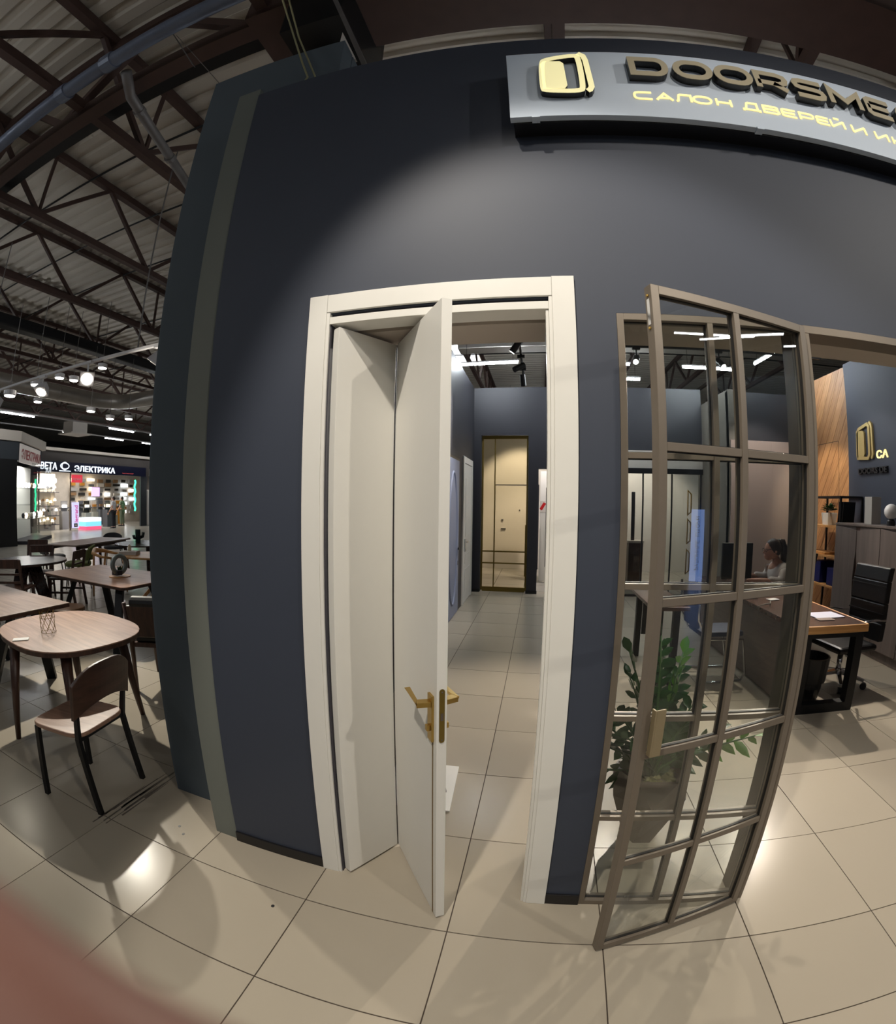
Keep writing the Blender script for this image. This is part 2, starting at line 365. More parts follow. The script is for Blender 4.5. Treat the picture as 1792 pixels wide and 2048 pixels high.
# pipes
p = thing('sprinkler_pipe', 'thick blue-grey pipe along the roof with coupling rings, upper left corner', 'pipe')
MB().tube([(-40, 1.74, 5.66), (9, 1.74, 5.66)], .075, 14).build('pipe_run', M['pipe'], p, smooth=True)
for x in (-3.55, -4.25, -8, -12): MB().tube([(x-.07, 1.74, 5.66), (x+.07, 1.74, 5.66)], .092, 14).build('coupling', M['pipe'], p)
p = thing('branch_pipe', 'grey pipe slanting from the thick pipe down behind the wall end', 'pipe')
MB().tube([(-3.45, 1.9, 5.6), (-3.6, 2.15, 5.55), (-4.1, 3.9, 5.5)], .055, 12).build('pipe_run', M['pipe_g'], p, smooth=True)
for tt in (.12, .55): MB().tube([(-3.6-.5*tt-.002, 2.15+1.75*tt-.02, 5.55-.05*tt), (-3.6-.5*tt-.012, 2.15+1.75*tt+.03, 5.55-.05*tt)], .068, 12).build('coupling', M['pipe_g'], p)
o = MB().bar((-10.4, -8, 5.35), (-10.4, 30, 5.35), .36, .26).build('air_duct', M['steel_bk'], bevel=.04); tag(o, 'long black air duct under the roof trusses at left', 'duct')
d = thing('round_duct', 'silver round air duct that bends at an elbow above the shops', 'duct')
pts = [(-13.1, 2, 4.70), (-13.1, 9.0, 4.70)] + [(-13.1+1.0*(1-math.cos(a)), 9.0+1.0*math.sin(a), 4.70) for a in (.4, .8, 1.2, PI/2)] + [(-3, 10.0, 4.70)]
MB().tube(pts, .235, 18).build('duct_run', M['duct'], d, smooth=True)
for yv in (3, 4.6, 6.2, 7.8): MB().tube([(-13.1, yv, 4.70), (-13.1, yv+.06, 4.70)], .25, 18).build('seam_ring', M['duct'], d)
for px_, pz in ((-1.36, 0), (-1.325, .03)):
    o = MB().tube([(px_-.3, 1.52+pz*2, 5.75), (px_-.12, 1.57+pz*1.5, 5.0), (px_+.07-pz*.5, 1.60+pz*1.2, 4.42), (px_+.20, 1.585+pz, 4.05), (px_+.275, 1.56+pz, 3.86), (px_+.29, 1.52+pz, 3.775)], .006, 6).build('cable', mat('yellow_cable', rgb(150, 146, 110), .5), smooth=True)
    tag(o, 'pale yellow cable dangling over the top of the dark wall, %s of two' % ('left' if pz == 0 else 'right'), 'cable')
o = MB().bar((-1.3, 1.95, 5.4), (-.93, 1.9, 4.3), .03).build('hanger_rod', M['pipe_g']); tag(o, 'grey hanger rod slanting down beside the dark column head', 'rod')
o = MB().prism([(-1.12, 4.346), (-.98, 4.346), (-1.11, 4.70)], 1.86, 1.89, Matrix(((1,0,0,0),(0,0,1,0),(0,1,0,0),(0,0,0,1)))).build('white_gusset', M['white_wall']); tag(o, 'small white triangular board above the wall top', 'board')
# perforated straps and hangers
for k, (a_, b_) in enumerate((((-3.05, 1.93, 6.0), (-2.49, 1.93, 5.11)), ((-2.9, 1.93, 5.8), (-2.1, 1.93, 4.66)))):
    o = MB().bar(a_, b_, .035, .006).build('perforated_strap', M['pipe_g']); tag(o, 'thin perforated metal strap, %s of two by the wall corner' % ('outer', 'inner')[k], 'strap')
# roof window seen through the doorway
o = B('skylight', emitm('daylight_panel', (.93, .97, 1), 3.2), (-3.3, -2.2, 14.9, 17.4, 7.02, 7.06)); tag(o, 'bright skylight panel in the roof seen through the doorway', 'skylight')
# ------------------------------------------------------------------ white door frame, folding door
door_1 = struct('door_1', MB().box(-.768, -.758, 1.515, 1.62, 0, 2.35).box(.036, .046, 1.515, 1.62, 0, 2.35).box(-.768, .046, 1.515, 1.62, 2.35, 2.36), M['gap'])
F = door_1
MB().box(-.852, -.7765, 1.487, 1.5004, 0, 2.4395).build('casing', M['white'], F, .0015)
MB().box(.0525, .130, 1.487, 1.5004, 0, 2.4405).build('casing', M['white'], F, .0015)
MB().box(-.7760, .052, 1.488, 1.5004, 2.366, 2.4385).build('head_casing', M['white'], F, .0015)
MB().box(-.7764, -.7635, 1.4905, 1.62, 0, 2.366).build('jamb', M['white'], F, .001)
MB().box(.040, .0524, 1.4905, 1.62, 0, 2.366).build('jamb', M['white'], F, .001)
MB().box(.0290, .0396, 1.497, 1.62, 0, 2.316).build('door_stop', M['white'], F, .001)
MB().box(-.7633, .0398, 1.512, 1.62, 2.347, 2.366).build('shaded_head_recess', M['gap'], F)  # shade of the groove is put into its dark colour
MB().box(-.7633, .0398, 1.492, 1.59, 2.318, 2.3468).build('head_jamb', M['white'], F, .001)
MB().box(-.7630, .0288, 1.592, 1.83, 2.330, 2.3465).build('head_lining', M['soffit'], F)
MB().box(-.7633, -.7583, 1.5, 1.62, 0, 2.318).build('seal', M['gap'], F)

bd = thing('folding_door', 'white two-leaf folding door standing half open in the white frame', 'door', (0, 0, 0))
def leaf(name, p, q, th, z0, z1, side):   # visible face from p to q, thickness th towards side
    p, q = Vector((*p, 0)), Vector((*q, 0)); d = (q-p).normalized(); n = Vector((d.y, -d.x, 0))*side
    a = [p, q, q+n*th, p+n*th]
    return MB().hexa([v+Vector((0,0,z0)) for v in a], [v+Vector((0,0,z1)) for v in a])
pA0, pF, pB1 = (-.7215, 1.4935), (-.5775, 1.742), (-.297, 1.3355)
la = leaf('leaf', pA0, pF, .036, .012, 2.303, -1).build('hinge_leaf', M['white'], bd, .001)
lb = leaf('leaf', (-.5715, 1.7425), pB1, .036, .012, 2.305, -1).build('lock_leaf', M['white'], bd, .001)
pf, pe = Vector((-.5715, 1.7425, 0)), Vector((*pB1, 0)); dB = (pe-pf).normalized(); nF = Vector((dB.y, -dB.x, 0))       # nF: out of the visible face
if nF.y > 0: nF = -nF
wB = (pe-pf).length
MB().tube([(-.5745, 1.7425, .012), (-.5745, 1.7425, 2.3)], .0022, 6).build('fold_seam', M['gasket'], bd)
def onB(u, z, out): return pf + dB*u + nF*out + Vector((0, 0, z))
def plateB(u0, u1, z0, z1, o0, o1): return MB().hexa([onB(u0, z0, o0), onB(u1, z0, o0), onB(u1, z0, o1), onB(u0, z0, o1)], [onB(u0, z1, o0), onB(u1, z1, o0), onB(u1, z1, o1), onB(u0, z1, o1)])
plateB(.4525, .4625, .012, .857, -.001, .0010).build('inlay_strip', mat('brass_inlay', rgb(120, 98, 60), .5), lb)
for sgn, nm in ((1, 'front'), (-1, 'back')):
    off = 0 if sgn == 1 else -.036
    O = lambda a: off + sgn*a
    pl = plateB(.428, .468, .855, 1.025, O(0), O(.009)).build('escutcheon', M['gold'], lb, .001)
    # lever: neck, then arm
    MB().hexa([onB(.432, .985, O(.009)), onB(.464, .985, O(.009)), onB(.455, .985, O(.056)), onB(.425, .985, O(.05))],
              [onB(.432, 1.003, O(.009)), onB(.464, 1.003, O(.009)), onB(.455, 1.003, O(.056)), onB(.425, 1.003, O(.05))]).build('lever_neck', M['gold'], lb, .001)
    MB().hexa([onB(.455, .992, O(.056)), onB(.425, .990, O(.044)), onB(.318, .998, O(.034)), onB(.318, .999, O(.052))],
              [onB(.455, 1.004, O(.060)), onB(.425, 1.004, O(.044)), onB(.318, 1.004, O(.034)), onB(.318, 1.004, O(.056))]).build('lever_arm', M['gold'], lb, .001)
    plateB(.440, .458, .895, .915, O(.009), O(.022)).build('thumb_turn', M['gold'], lb, .001)
# lock plate on the leaf edge
ec = pe - nF*.018
def onE(s, z, out): return ec + nF*s + dB*out + Vector((0, 0, z))
pts = rrect(-.0095, .0095, .862, 1.058, .0094, 6)
MB().add([onE(x, z, .0004) for x, z in pts] + [onE(x, z, .0022) for x, z in pts], [tuple(range(len(pts))), tuple(range(len(pts), 2*len(pts)))] + [(i, (i+1) % len(pts), len(pts)+(i+1) % len(pts), len(pts)+i) for i in range(len(pts))]).build('lock_plate', M['gold_dark'], lb)
MB().hexa([onE(-.005, .945, .002), onE(.005, .945, .002), onE(.005, .945, .0032), onE(-.005, .945, .0032)], [onE(-.005, .972, .002), onE(.005, .972, .002), onE(.005, .972, .0032), onE(-.005, .972, .0032)]).build('latch', M['bronze_d'], lb)
for z in (.872, 1.047): MB().ball(onE(0, z, .0024), .0032, 8, 4).build('screw', M['bronze_d'], lb)

# ------------------------------------------------------------------ glazing: fixed panel (window_1), opening frame and the swung glass door
BARS = [.4765, .911, 1.385, 1.8165]
def glazed(root, o, d, W_, H, zb, th, stile, bar, mull, matf, dark):
    # grid frame in the plane through o along d; thickness th behind; local axes d, n, z
    d = Vector((*d, 0)).normalized(); n = Vector((-d.y, d.x, 0)); o = Vector((*o, 0))
    def bx(u0, u1, z0, z1, n0=0, n1=th):
        P = lambda u, v, z: o+d*u+n*v+Vector((0, 0, z))
        return MB().hexa([P(u0, n0, z0), P(u1, n0, z0), P(u1, n1, z0), P(u0, n1, z0)], [P(u0, n0, z1), P(u1, n0, z1), P(u1, n1, z1), P(u0, n1, z1)])
    bx(0, stile, zb, H).build('stile', matf, root, .0012); bx(W_-stile, W_, zb, H).build('stile', matf, root, .0012)
    bx(stile, W_-stile, H-stile, H).build('top_rail', matf, root, .0012); bx(stile, W_-stile, zb, zb+stile).build('bottom_rail', matf, root, .0012)
    mu = mull if isinstance(mull, float) else W_/2
    bx(mu-bar/2, mu+bar/2, zb+stile, H-stile).build('mullion', matf, root, .001)
    zs = [zb+stile]+[z for z in BARS]+[H-stile]
    for z in BARS:
        for a, c in ((stile, mu-bar/2), (mu+bar/2, W_-stile)): bx(a, c, z-bar/2, z+bar/2, .003, th-.003).build('glazing_bar', matf, root, .001)
    for i in range(5):
        z0 = zs[i]+(bar/2 if i else 0); z1 = zs[i+1]-(bar/2 if i < 4 else 0)
        for a, c in ((stile, mu-bar/2), (mu+bar/2, W_-stile)):
            pane = bx(a+.0004, c-.0004, z0+.0004, z1-.0004, th/2-.003, th/2+.003).build('pane', M['glass'], root)
            # dark glazing gaskets round the pane
            g = MB()
            for q in (bx(a, a+.004, z0, z1, th/2-.005, th/2+.005), bx(c-.004, c, z0, z1, th/2-.005, th/2+.005), bx(a, c, z0, z0+.003, th/2-.005, th/2+.005), bx(a, c, z1-.003, z1, th/2-.005, th/2+.005)): g.add(q.v, q.f)
            g.build('gasket', M['gasket'], pane)
    return bx
win = bpy.data.objects.new('window_1', None); C.objects.link(win); tag(win, kind='structure')
glazed(win, (.2705, 1.4985), (1, 0), .6955, 2.3045, 0, .05, .024, .020, .330, M['bronze'], M['bronze_d'])
B('reveal_post', M['bronze_d'], (.942, .9655, 1.5487, 1.62, 0, 2.3045), win)
fr2 = struct('trim_3', MB().box(.9675, .992, 1.498, 1.60, 0, 2.275).box(.9675, 2.6, 1.498, 1.60, 2.2755, 2.3045), M['bronze'], .001)
gd = thing('glazed_door', 'bronze framed glass door of ten panes swung open in front of the fixed panel', 'door')
bx = glazed(gd, (.329, 1.239), (.621, .227), .668, 2.288, .012, .034, .028, .024, .326, M['bronze'], M['bronze_d'])
bx(.034, .066, .918, 1.072, -.022, -.016).build('pull_handle', M['champ'], gd, .001)
bx(.028, .034, .918, 1.072, -.022, -.001).build('handle_return', M['champ'], gd, .001)
MB().hexa(*[[Vector((.329, 1.239, z))+Vector((-.938*.344*s-.0*t, .0, 0))*0+Vector((.939, .343, 0))*(-.0016 if e else 0)+Vector((-.343, .939, 0))*t for e, t in ((1, .010), (0, .010), (0, .024), (1, .024))] for z, s in ((2.165, 0), (2.245, 0))]).build('hinge_plate', M['chrome'], gd)
for z in (2.155, 2.256): MB().ball(Vector((.329, 1.239, z))+Vector((-.343, .939, 0))*.017+Vector((.939, .343, 0))*-.002, .005, 8, 5).build('bolt', M['gold'], gd)

# ------------------------------------------------------------------ sign over the shop front
SG = thing('shop_sign', 'long silver-blue shop sign with raised gold logo and capital letters', 'sign', (0, 0, 0))
sil = mat('brushed_silver_panel', rgb(206, 219, 236), .5, .0, var=.02, scale=2)
MB().box(-.062, 2.7, 1.395, 1.425, 3.108, 3.508).build('panel', sil, SG, .002)
MB().box(-.05, 2.69, 1.425, YW, 3.100, 3.49).build('backing_box', M['base'], SG)
face = mat('gold_letter_face', rgb(176, 166, 142), .45); faceL = mat('lit_cream_face', rgb(240, 232, 180), .4, emit=rgb(250, 240, 182), estr=.62)
lit = mat('lit_cream_letter', rgb(244, 226, 160), .4, emit=rgb(255, 234, 160), estr=.85)
def glyph(strokes, x, z, w, h, t, yb, yf, sidem, facem, parent, name):
    m1, m2 = MB(), MB()
    for st in strokes:
        cl = st[0] == 'c'; pts = st[1:] if cl else st
        pts = [(x+t/2+(w-t)*a, z+t/2+(h-t)*b) for a, b in pts]
        m1.ribbon(pts, t, yf+.003, yb, cl); m2.ribbon(pts, t, yf, yf+.0028, cl)
    o = m1.build(name, sidem, parent); m2.build('letter_face', facem, o); return o
def rc(x0, x1, y0, y1, r, ry=None, n=3):
    ry = ry or r; P = []
    for cx, cy, a in ((x1-r, y1-ry, 0), (x0+r, y1-ry, PI/2), (x0+r, y0+ry, PI), (x1-r, y0+ry, 1.5*PI)):
        for k in range(n+1): t = a+PI/2*k/n; P.append((cx+r*math.cos(t), cy+ry*math.sin(t)))
    return P
ell = ['c']+rc(0, 1, 0, 1, .38, .48, 5)
GL = {
 'D': [['c', (0, 0), (0, 1)] + list(reversed(rc(0, 1, 0, 1, .3, .42, 5)[:6])) + list(reversed(rc(0, 1, 0, 1, .3, .42, 5)[18:]))],
 'O': [ell],
 'R': [[(0, 0), (0, 1), (.72, 1), (.95, .9), (1, .72), (.95, .5), (.75, .38), (0, .38)], [(.55, .38), (1, 0)]],
 'S': [[(1, 1), (.22, 1), (.05, .93), (0, .78), (.05, .6), (.2, .53), (.8, .5), (.95, .42), (1, .25), (.95, .07), (.8, 0), (0, 0)]],
 'M': [[(0, 0), (0, 1), (.5, .28), (1, 1), (1, 0)]],
 'E': [[(1, 1), (.12, 1), (0, .88), (0, .12), (.12, 0), (1, 0)], [(0, .5), (.92, .5)]],
 'G': [[(1, 1), (.3, 1), (.08, .9), (0, .65), (0, .35), (.08, .1), (.3, 0), (.8, 0), (1, .15), (1, .48), (.5, .48)]],
 'С': [[(1, 1), (.25, 1), (.07, .9), (0, .7), (0, .3), (.07, .1), (.25, 0), (1, 0)]],
 'А': [[(0, 0), (.5, 1), (1, 0)], [(.2, .3), (.8, .3)]],
 'Л': [[(0, 0), (.1, .06), (.2, .9), (.3, 1), (1, 1), (1, 0)]],
 'Н': [[(0, 0), (0, 1)], [(1, 0), (1, 1)], [(0, .5), (1, .5)]],
 'Д': [[(0, -.22), (0, 0), (1, 0), (1, -.22)], [(.12, 0), (.24, .9), (.34, 1), (.86, 1), (.86, 0)]],
 'В': [['c', (0, 0), (0, 1), (.8, 1), (.94, .9), (.94, .65), (.8, .53), (.95, .42), (1, .15), (.85, 0)], [(0, .53), (.8, .53)]],
 'Е': [[(1, 1), (.1, 1), (0, .9), (0, .1), (.1, 0), (1, 0)], [(0, .5), (.92, .5)]],
 'Р': [[(0, 0), (0, 1), (.8, 1), (.97, .88), (1, .68), (.95, .48), (.8, .36), (0, .36)]],
 'И': [[(0, 1), (.04, 0)], [(.04, 0), (.96, 1)], [(.96, 1), (1, 0)]],
 'Й': [[(0, 1), (.04, 0)], [(.04, 0), (.96, 1)], [(.96, 1), (1, 0)], [(.3, 1.3), (.7, 1.3)]],
}
for ch, x0, x1 in (('D', .419, .578), ('O', .598, .764), ('O', .771, .940), ('R', .949, 1.105), ('S', 1.126, 1.284), ('M', 1.300, 1.478), ('E', 1.498, 1.652), ('G', 1.676, 1.83)):
    glyph(GL[ch], x0, 3.314, x1-x0, .119, .027, 1.395, 1.358, M['black'], face, SG, 'letter')
for ch, x0, x1 in (('С', .420, .497), ('А', .507, .580), ('Л', .586, .655), ('О', .657, .739), ('Н', .754, .822), ('Д', .866, .945), ('В', .956, 1.033), ('Е', 1.041, 1.113), ('Р', 1.124, 1.198), ('Е', 1.206, 1.272), ('Й', 1.276, 1.352), ('И', 1.385, 1.465), ('И', 1.512, 1.592), ('Н', 1.612, 1.69)):
    glyph(GL[{'О': 'O'}.get(ch, ch)], x0, 3.203, x1-x0, .047, .0084, 1.395, 1.391, lit, lit, SG, 'small_letter')
# raised logo: an open door in a rounded frame, and a slim second frame edge
lg1, lg2, lg3, lg4 = MB(), MB(), MB(), MB()
fr_ = [(.080, 3.225), (.205, 3.217), (.222, 3.24), (.222, 3.425), (.205, 3.443), (.100, 3.420), (.078, 3.40), (.074, 3.25)]
sm = [(.078, 3.222), (.215, 3.213), (.226, 3.24), (.226, 3.43), (.212, 3.446), (.095, 3.422), (.076, 3.40), (.071, 3.24)]
for _ in range(2): sm = [q for i in range(len(sm)) for q in ((sm[i][0]*.75+sm[(i+1) % len(sm)][0]*.25, sm[i][1]*.75+sm[(i+1) % len(sm)][1]*.25), (sm[i][0]*.25+sm[(i+1) % len(sm)][0]*.75, sm[i][1]*.25+sm[(i+1) % len(sm)][1]*.75))]
lg1.ribbon(sm, .022, 1.366, 1.395, True); lg2.ribbon(sm, .022, 1.363, 1.3658, True)
poly = [(.072, 3.232), (.155, 3.232), (.166, 3.25), (.163, 3.39), (.150, 3.405), (.085, 3.408), (.072, 3.39)]
Mx = Matrix(((1,0,0,0),(0,0,1,0),(0,1,0,0),(0,0,0,1)))
lg1.prism(poly, 1.366, 1.395, Mx); lg2.prism(poly, 1.363, 1.3658, Mx)
edge = [(.226, 3.458), (.246, 3.440), (.252, 3.41), (.258, 3.24), (.25, 3.222), (.240, 3.216)]
lg1.ribbon(edge, .022, 1.366, 1.395); lg2.ribbon(edge, .022, 1.363, 1.3658)
lo = lg1.build('logo', M['black'], SG); lg2.build('logo_face', faceL, lo)
for x in (.02, .9, 1.75): MB().box(x, x+.03, 1.39, 1.43, 3.100, 3.112).build('panel_clip', sil, SG)
# ------------------------------------------------------------------ shop interior: walls
ZI = 3.735
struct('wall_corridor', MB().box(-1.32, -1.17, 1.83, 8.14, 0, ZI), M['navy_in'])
wb = MB()
wb.box(-1.32, -1.034, 8.14, 8.34, 0, ZI).box(-1.034, -.182, 8.14, 8.34, 2.885, ZI).box(-.182, .002, 8.14, 8.34, 0, ZI).box(.002, 1.30, 8.14, 8.34, 2.255, ZI)
wb.box(1.30, 2.97, 8.14, 8.34, 2.48, ZI)
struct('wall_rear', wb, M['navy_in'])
struct('baseboard_rear', MB().box(-1.17, -1.034, 8.128, 8.14, 0, .06).box(-.19, .01, 8.12, 8.14, 0, .06).box(-1.041, -1.034, 8.14, 8.24, 0, .06), M['base'])
struct('trim_4', MB().box(-1.034, -.182, 8.145, 8.2, 2.86, 2.885), M['gap'])
struct('wall_showroom', MB().box(-3, 6, 11.2, 11.35, 0, 3.7).box(1.31, 1.45, 8.34, 11.2, 0, 2.6), M['white_wall'])
struct('trim_5', MB().box(1.30, 2.97, 8.10, 8.14, 2.19, 2.285), M['base'])
struct('wall_header', MB().box(1.28, 2.97, 8.115, 8.139, 2.285, 2.60), M['white_wall'])
struct('wall_side', MB().box(2.97, 3.08, 6.9, 8.34, 0, 3.45), M['taupe'])
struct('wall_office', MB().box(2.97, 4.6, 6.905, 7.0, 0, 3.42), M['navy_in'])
struct('wall_panel', MB().box(2.985, 4.25, 6.872, 6.905, 0, 2.66), M['pink_wall'], .003)
struct('trim_6', MB().box(3.0, 4.25, 6.855, 6.872, .40, .47).box(3.70, 3.708, 6.869, 6.873, .47, 2.66), M['pink_wall'])
# gold framed tall glass door
g = thing('gold_glass_door', 'tall amber glass door in a thin gold frame at the corridor end', 'door')
for nm, b_ in (('stile', (-1.030, -1.000, 8.235, 8.265, .02, 2.86)), ('stile', (-.215, -.185, 8.235, 8.265, .02, 2.86)), ('top_rail', (-1.0, -.215, 8.235, 8.265, 2.80, 2.86)), ('bottom_rail', (-1.0, -.215, 8.235, 8.265, .0, .085)),
               ('mullion', (-.80, -.78, 8.238, 8.262, .085, 2.80)), ('glazing_bar', (-1.0, -.215, 8.24, 8.26, .73, .755)), ('glazing_bar', (-1.0, -.215, 8.24, 8.26, .515, .54)), ('pull_handle', (-.228, -.196, 8.215, 8.235, .3, 1.24))):
    MB().box(*b_).build(nm, M['gold_dark'], g, .001)
rl = glass_mat('amber_relief_glass', (.95, .89, .74, 1), 1.5, .05, .9)
nt = rl.node_tree; nz = nt.nodes.new('ShaderNodeTexNoise'); nz.inputs['Scale'].default_value = 60; bp = nt.nodes.new('ShaderNodeBump'); bp.inputs['Strength'].default_value = .35; bp.inputs['Distance'].default_value = .01
tc = nt.nodes.new('ShaderNodeTexCoord'); nt.links.new(tc.outputs['Object'], nz.inputs['Vector']); nt.links.new(nz.outputs[0], bp.inputs['Height'])
for n_ in nt.nodes:
    if n_.type == 'BSDF_GLOSSY': nt.links.new(bp.outputs[0], n_.inputs['Normal'])
for a, c in ((-1.0, -.80), (-.78, -.215)):
    for z0, z1 in ((.085, .515), (.54, .73), (.755, 2.80)): MB().box(a, c, 8.247, 8.253, z0, z1).build('pane', rl if z1 > 2 else M['gglass'], g)
# the white entrance door behind it
d = thing('entrance_door', 'white flush entrance door seen through the amber glass', 'door')
MB().box(-1.05, .0, 11.15, 11.19, 0, 2.05).build('leaf', M['white_wall'], d, .004); MB().box(-1.07, .02, 11.175, 11.2, 0, 2.08).build('frame', M['gap'], d)
MB().box(-.9, -.78, 11.11, 11.15, .98, 1.0).build('lever', M['chrome'], d); MB().lathe([(.03, 0), (.03, .02)], 12, (-.87, 11.13, 1.2)).build('lock', M['chrome'], d); MB().ball((-.45, 11.14, 1.45), .02).build('peephole', M['chrome'], d)
light('showroom_fill_light', 'SPOT', (-.4, 9.6, 3.4), 190, (1, .92, .8), (-.4, 11.2, 1.5), .05, 75, .5)  # unseen light added to brighten the room behind the amber glass
light('showroom_fill_light', 'SPOT', (.7, 8.75, 3.3), 220, (1, .92, .88), (.15, 9.6, 1.3), .05, 80, .5)  # unseen light added to brighten the white door in the opening
d = thing('white_display_door', 'white door with a red sticker in the bright opening past the corridor', 'door')
MB().box(.04, .30, 9.55, 9.60, 0, 2.3).build('leaf', M['white'], d, .003)
MB().bar((.055, 9.546, 1.50), (.14, 9.546, 1.64), .06, .002, side=(1, 0, 0)).build('red_sticker', mat('red_print', rgb(190, 30, 34), .5), d)
MB().box(.045, .15, 9.547, 9.55, 1.44, 1.68).build('price_card', M['white_wall'], d)
o = B('dark_panel_door', M['navy_in'], (.155, .30, 9.2, 9.24, .35, 1.95)); tag(o, 'narrow dark panel standing in the bright opening past the corridor', 'panel')
# two doors on the corridor wall
d = thing('oval_panel_door', 'pale blue door with a tall oval moulding and black lever on the corridor wall', 'door')
bl = mat('pale_blue_paint', rgb(136, 144, 168), .45)
MB().box(-1.172, -1.168, 5.60, 6.66, 0, 2.28).build('frame', M['base'], d); MB().box(-1.170, -1.160, 5.66, 6.60, .01, 2.245).build('leaf', bl, d, .002)
ov = [(-1.158, 6.13+.30*math.cos(t), 1.13+.93*math.sin(t)) for t in [2*PI*k/40 for k in range(41)]]
MB().tube(ov, .018, 8, False).build('oval_moulding', bl, d, smooth=True)
MB().bar((-1.14, 6.5, .97), (-1.12, 6.36, .97), .02).build('lever', M['black'], d); MB().box(-1.162, -1.15, 6.47, 6.52, .72, .78).build('lock', M['black'], d); MB().tube([(-1.16, 6.5, .97), (-1.135, 6.5, .97)], .012).build('rosette', M['black'], d)
d = thing('white_classic_door', 'white classic panel door in a white casing on the corridor wall', 'door')
for b_ in ((-1.1695, -1.145, 6.93, 7.03, 0, 2.36), (-1.1695, -1.145, 7.80, 7.90, 0, 2.36), (-1.1695, -1.145, 7.03, 7.80, 2.26, 2.36)): MB().box(*b_).build('casing', M['white'], d, .004)
MB().box(-1.1695, -1.155, 7.03, 7.80, .01, 2.25).build('leaf', M['white'], d)
for z0, z1 in ((.18, .56), (.64, .80), (.88, .98), (1.08, 2.02)):
    MB().box(-1.156, -1.148, 7.17, 7.68, z0, z1).build('raised_panel', M['white'], d, .006)
MB().bar((-1.12, 7.10, 1.0), (-1.12, 7.24, 1.0), .018).build('lever', M['chrome'], d); MB().box(-1.156, -1.13, 7.08, 7.12, .85, 1.05).build('back_plate', M['chrome'], d)
# sliding glass doors at the rear, dark frames
s = thing('sliding_glass_doors', 'black framed sliding glass doors at the rear of the shop', 'door')
for x in (1.30, 1.87, 2.40, 2.94): MB().box(x-.012, x+.012, 8.13, 8.16, 0, 2.19).build('stile', M['base'], s)
MB().box(1.30, 2.95, 8.13, 8.16, 0, .04).build('bottom_rail', M['base'], s)
for a, c in ((1.312, 1.858), (1.882, 2.388), (2.412, 2.928)): MB().box(a, c, 8.142, 8.148, .04, 2.19).build('pane', M['glass'], s)
light('rear_room_spot', 'SPOT', (2.2, 9.6, 3.2), 200, (1, .93, .82), (2.3, 11.2, 1.2), .05, 90, .5)
o = B('tall_mirror', M['gap'], (1.95, 2.02, 9.5, 9.54, .9, 1.9)); tag(o, 'narrow dark mirror edge behind the sliding glass', 'mirror')
v = thing('vanity_cabinet', 'small wooden vanity with pale top behind the sliding glass', 'cabinet'); MB().box(1.9, 2.2, 9.45, 9.75, 0, .85).build('body', M['walnut_d'], v); MB().box(1.88, 2.22, 9.43, 9.77, .85, .89).build('top', M['white_wall'], v)
# gold decor panels by the rear doors
for k, z in enumerate((.45, .98, 1.48)):
    o = MB(); o.ribbon([(2.66, z), (2.66, z+.42), (2.72, z+.36), (2.72, z+.05)], .02, 8.0, 8.02, True); o = o.build('gold_wall_bracket', M['gold']); tag(o, 'gold looped bracket by the sliding doors, %s of three' % ('lowest', 'middle', 'top')[k], 'bracket')

# wood wall of diagonal planks and the dark logo wall
wr = struct('wall_right', MB().box(4.46, 4.6, 5.85, 6.9, 0, 3.64), M['walnut_d'])
def clip(poly, a, b, c):   # keep a*x+b*y<=c
    out = []
    for i in range(len(poly)):
        p, q = poly[i], poly[(i+1) % len(poly)]; fp, fq = a*p[0]+b*p[1]-c, a*q[0]+b*q[1]-c
        if fp <= 0: out.append(p)
        if fp*fq < 0: t = fp/(fp-fq); out.append((p[0]+(q[0]-p[0])*t, p[1]+(q[1]-p[1])*t))
    return out
oakm = [wood('oak_plank_%d' % k, rgb(*a), rgb(*b), 1, .45, 3, 9) for k, (a, b) in enumerate((((150, 108, 72), (184, 138, 94)), ((156, 114, 76), (192, 146, 100)), ((144, 104, 70), (178, 134, 92))))]
wp = .17; sl = 1.6
k = -30
while k < 40:
    y0 = 5.85+k*wp
    poly = [(y0, 0), (y0+wp-.006, 0), (y0+wp-.006+3.64/sl, 3.64), (y0+3.64/sl, 3.64)]
    poly = [(2*6.3-p[0]-.0, p[1]) for p in poly]
    for a, b, c in ((-1, 0, -5.85), (1, 0, 6.79)): poly = clip(poly, a, b, c) if poly else poly
    if len(poly) > 2:
        th_ = math.atan2(1, -1/sl); pk_ = MB().prism(poly, 4.445, 4.462, Matrix(((0,0,1,0),(1,0,0,0),(0,1,0,0),(0,0,0,1)))); iR = Matrix.Rotation(-th_, 3, 'X')
        pk_.v = [tuple(iR @ Vector(v)) for v in pk_.v]; o = pk_.build('plank', oakm[k % 3], wr); o.rotation_euler = (th_, 0, 0)
    k += 1
wr2 = struct('wall_return', MB().box(4.26, 4.46, 6.83, 6.9, 0, 3.5), M['walnut_d'])
for k in range(34):
    z0 = -.2+k*.11
    poly = [(4.26, z0), (4.445, z0+.24), (4.445, z0+.24+.104), (4.26, z0+.104)]
    poly = clip(poly, 0, -1, 0); poly = clip(poly, 0, 1, 3.5) if poly else poly
    if len(poly) > 2: MB().prism(poly, 6.812, 6.83, Mx).build('plank', oakm[k % 3], wr2)
struct('trim_7', MB().box(4.443, 4.447, 6.15, 6.155, 0, 2.62).box(4.443, 4.447, 6.15, 6.79, 2.615, 2.622), M['gasket'])
struct('wall_logo', MB().box(4.40, 4.6, 1.83, 5.85, 0, 3.66), M['navy'])
lg = thing('wall_logo_emblem', 'gold open-door logo with lettering on the dark wall above the cabinets', 'logo')
mirror = Matrix(((0,1,0,4.40-1.395),(-1,0,0,0),(0,0,1,0),(0,0,0,1)))
def onlogo(mb): return mb
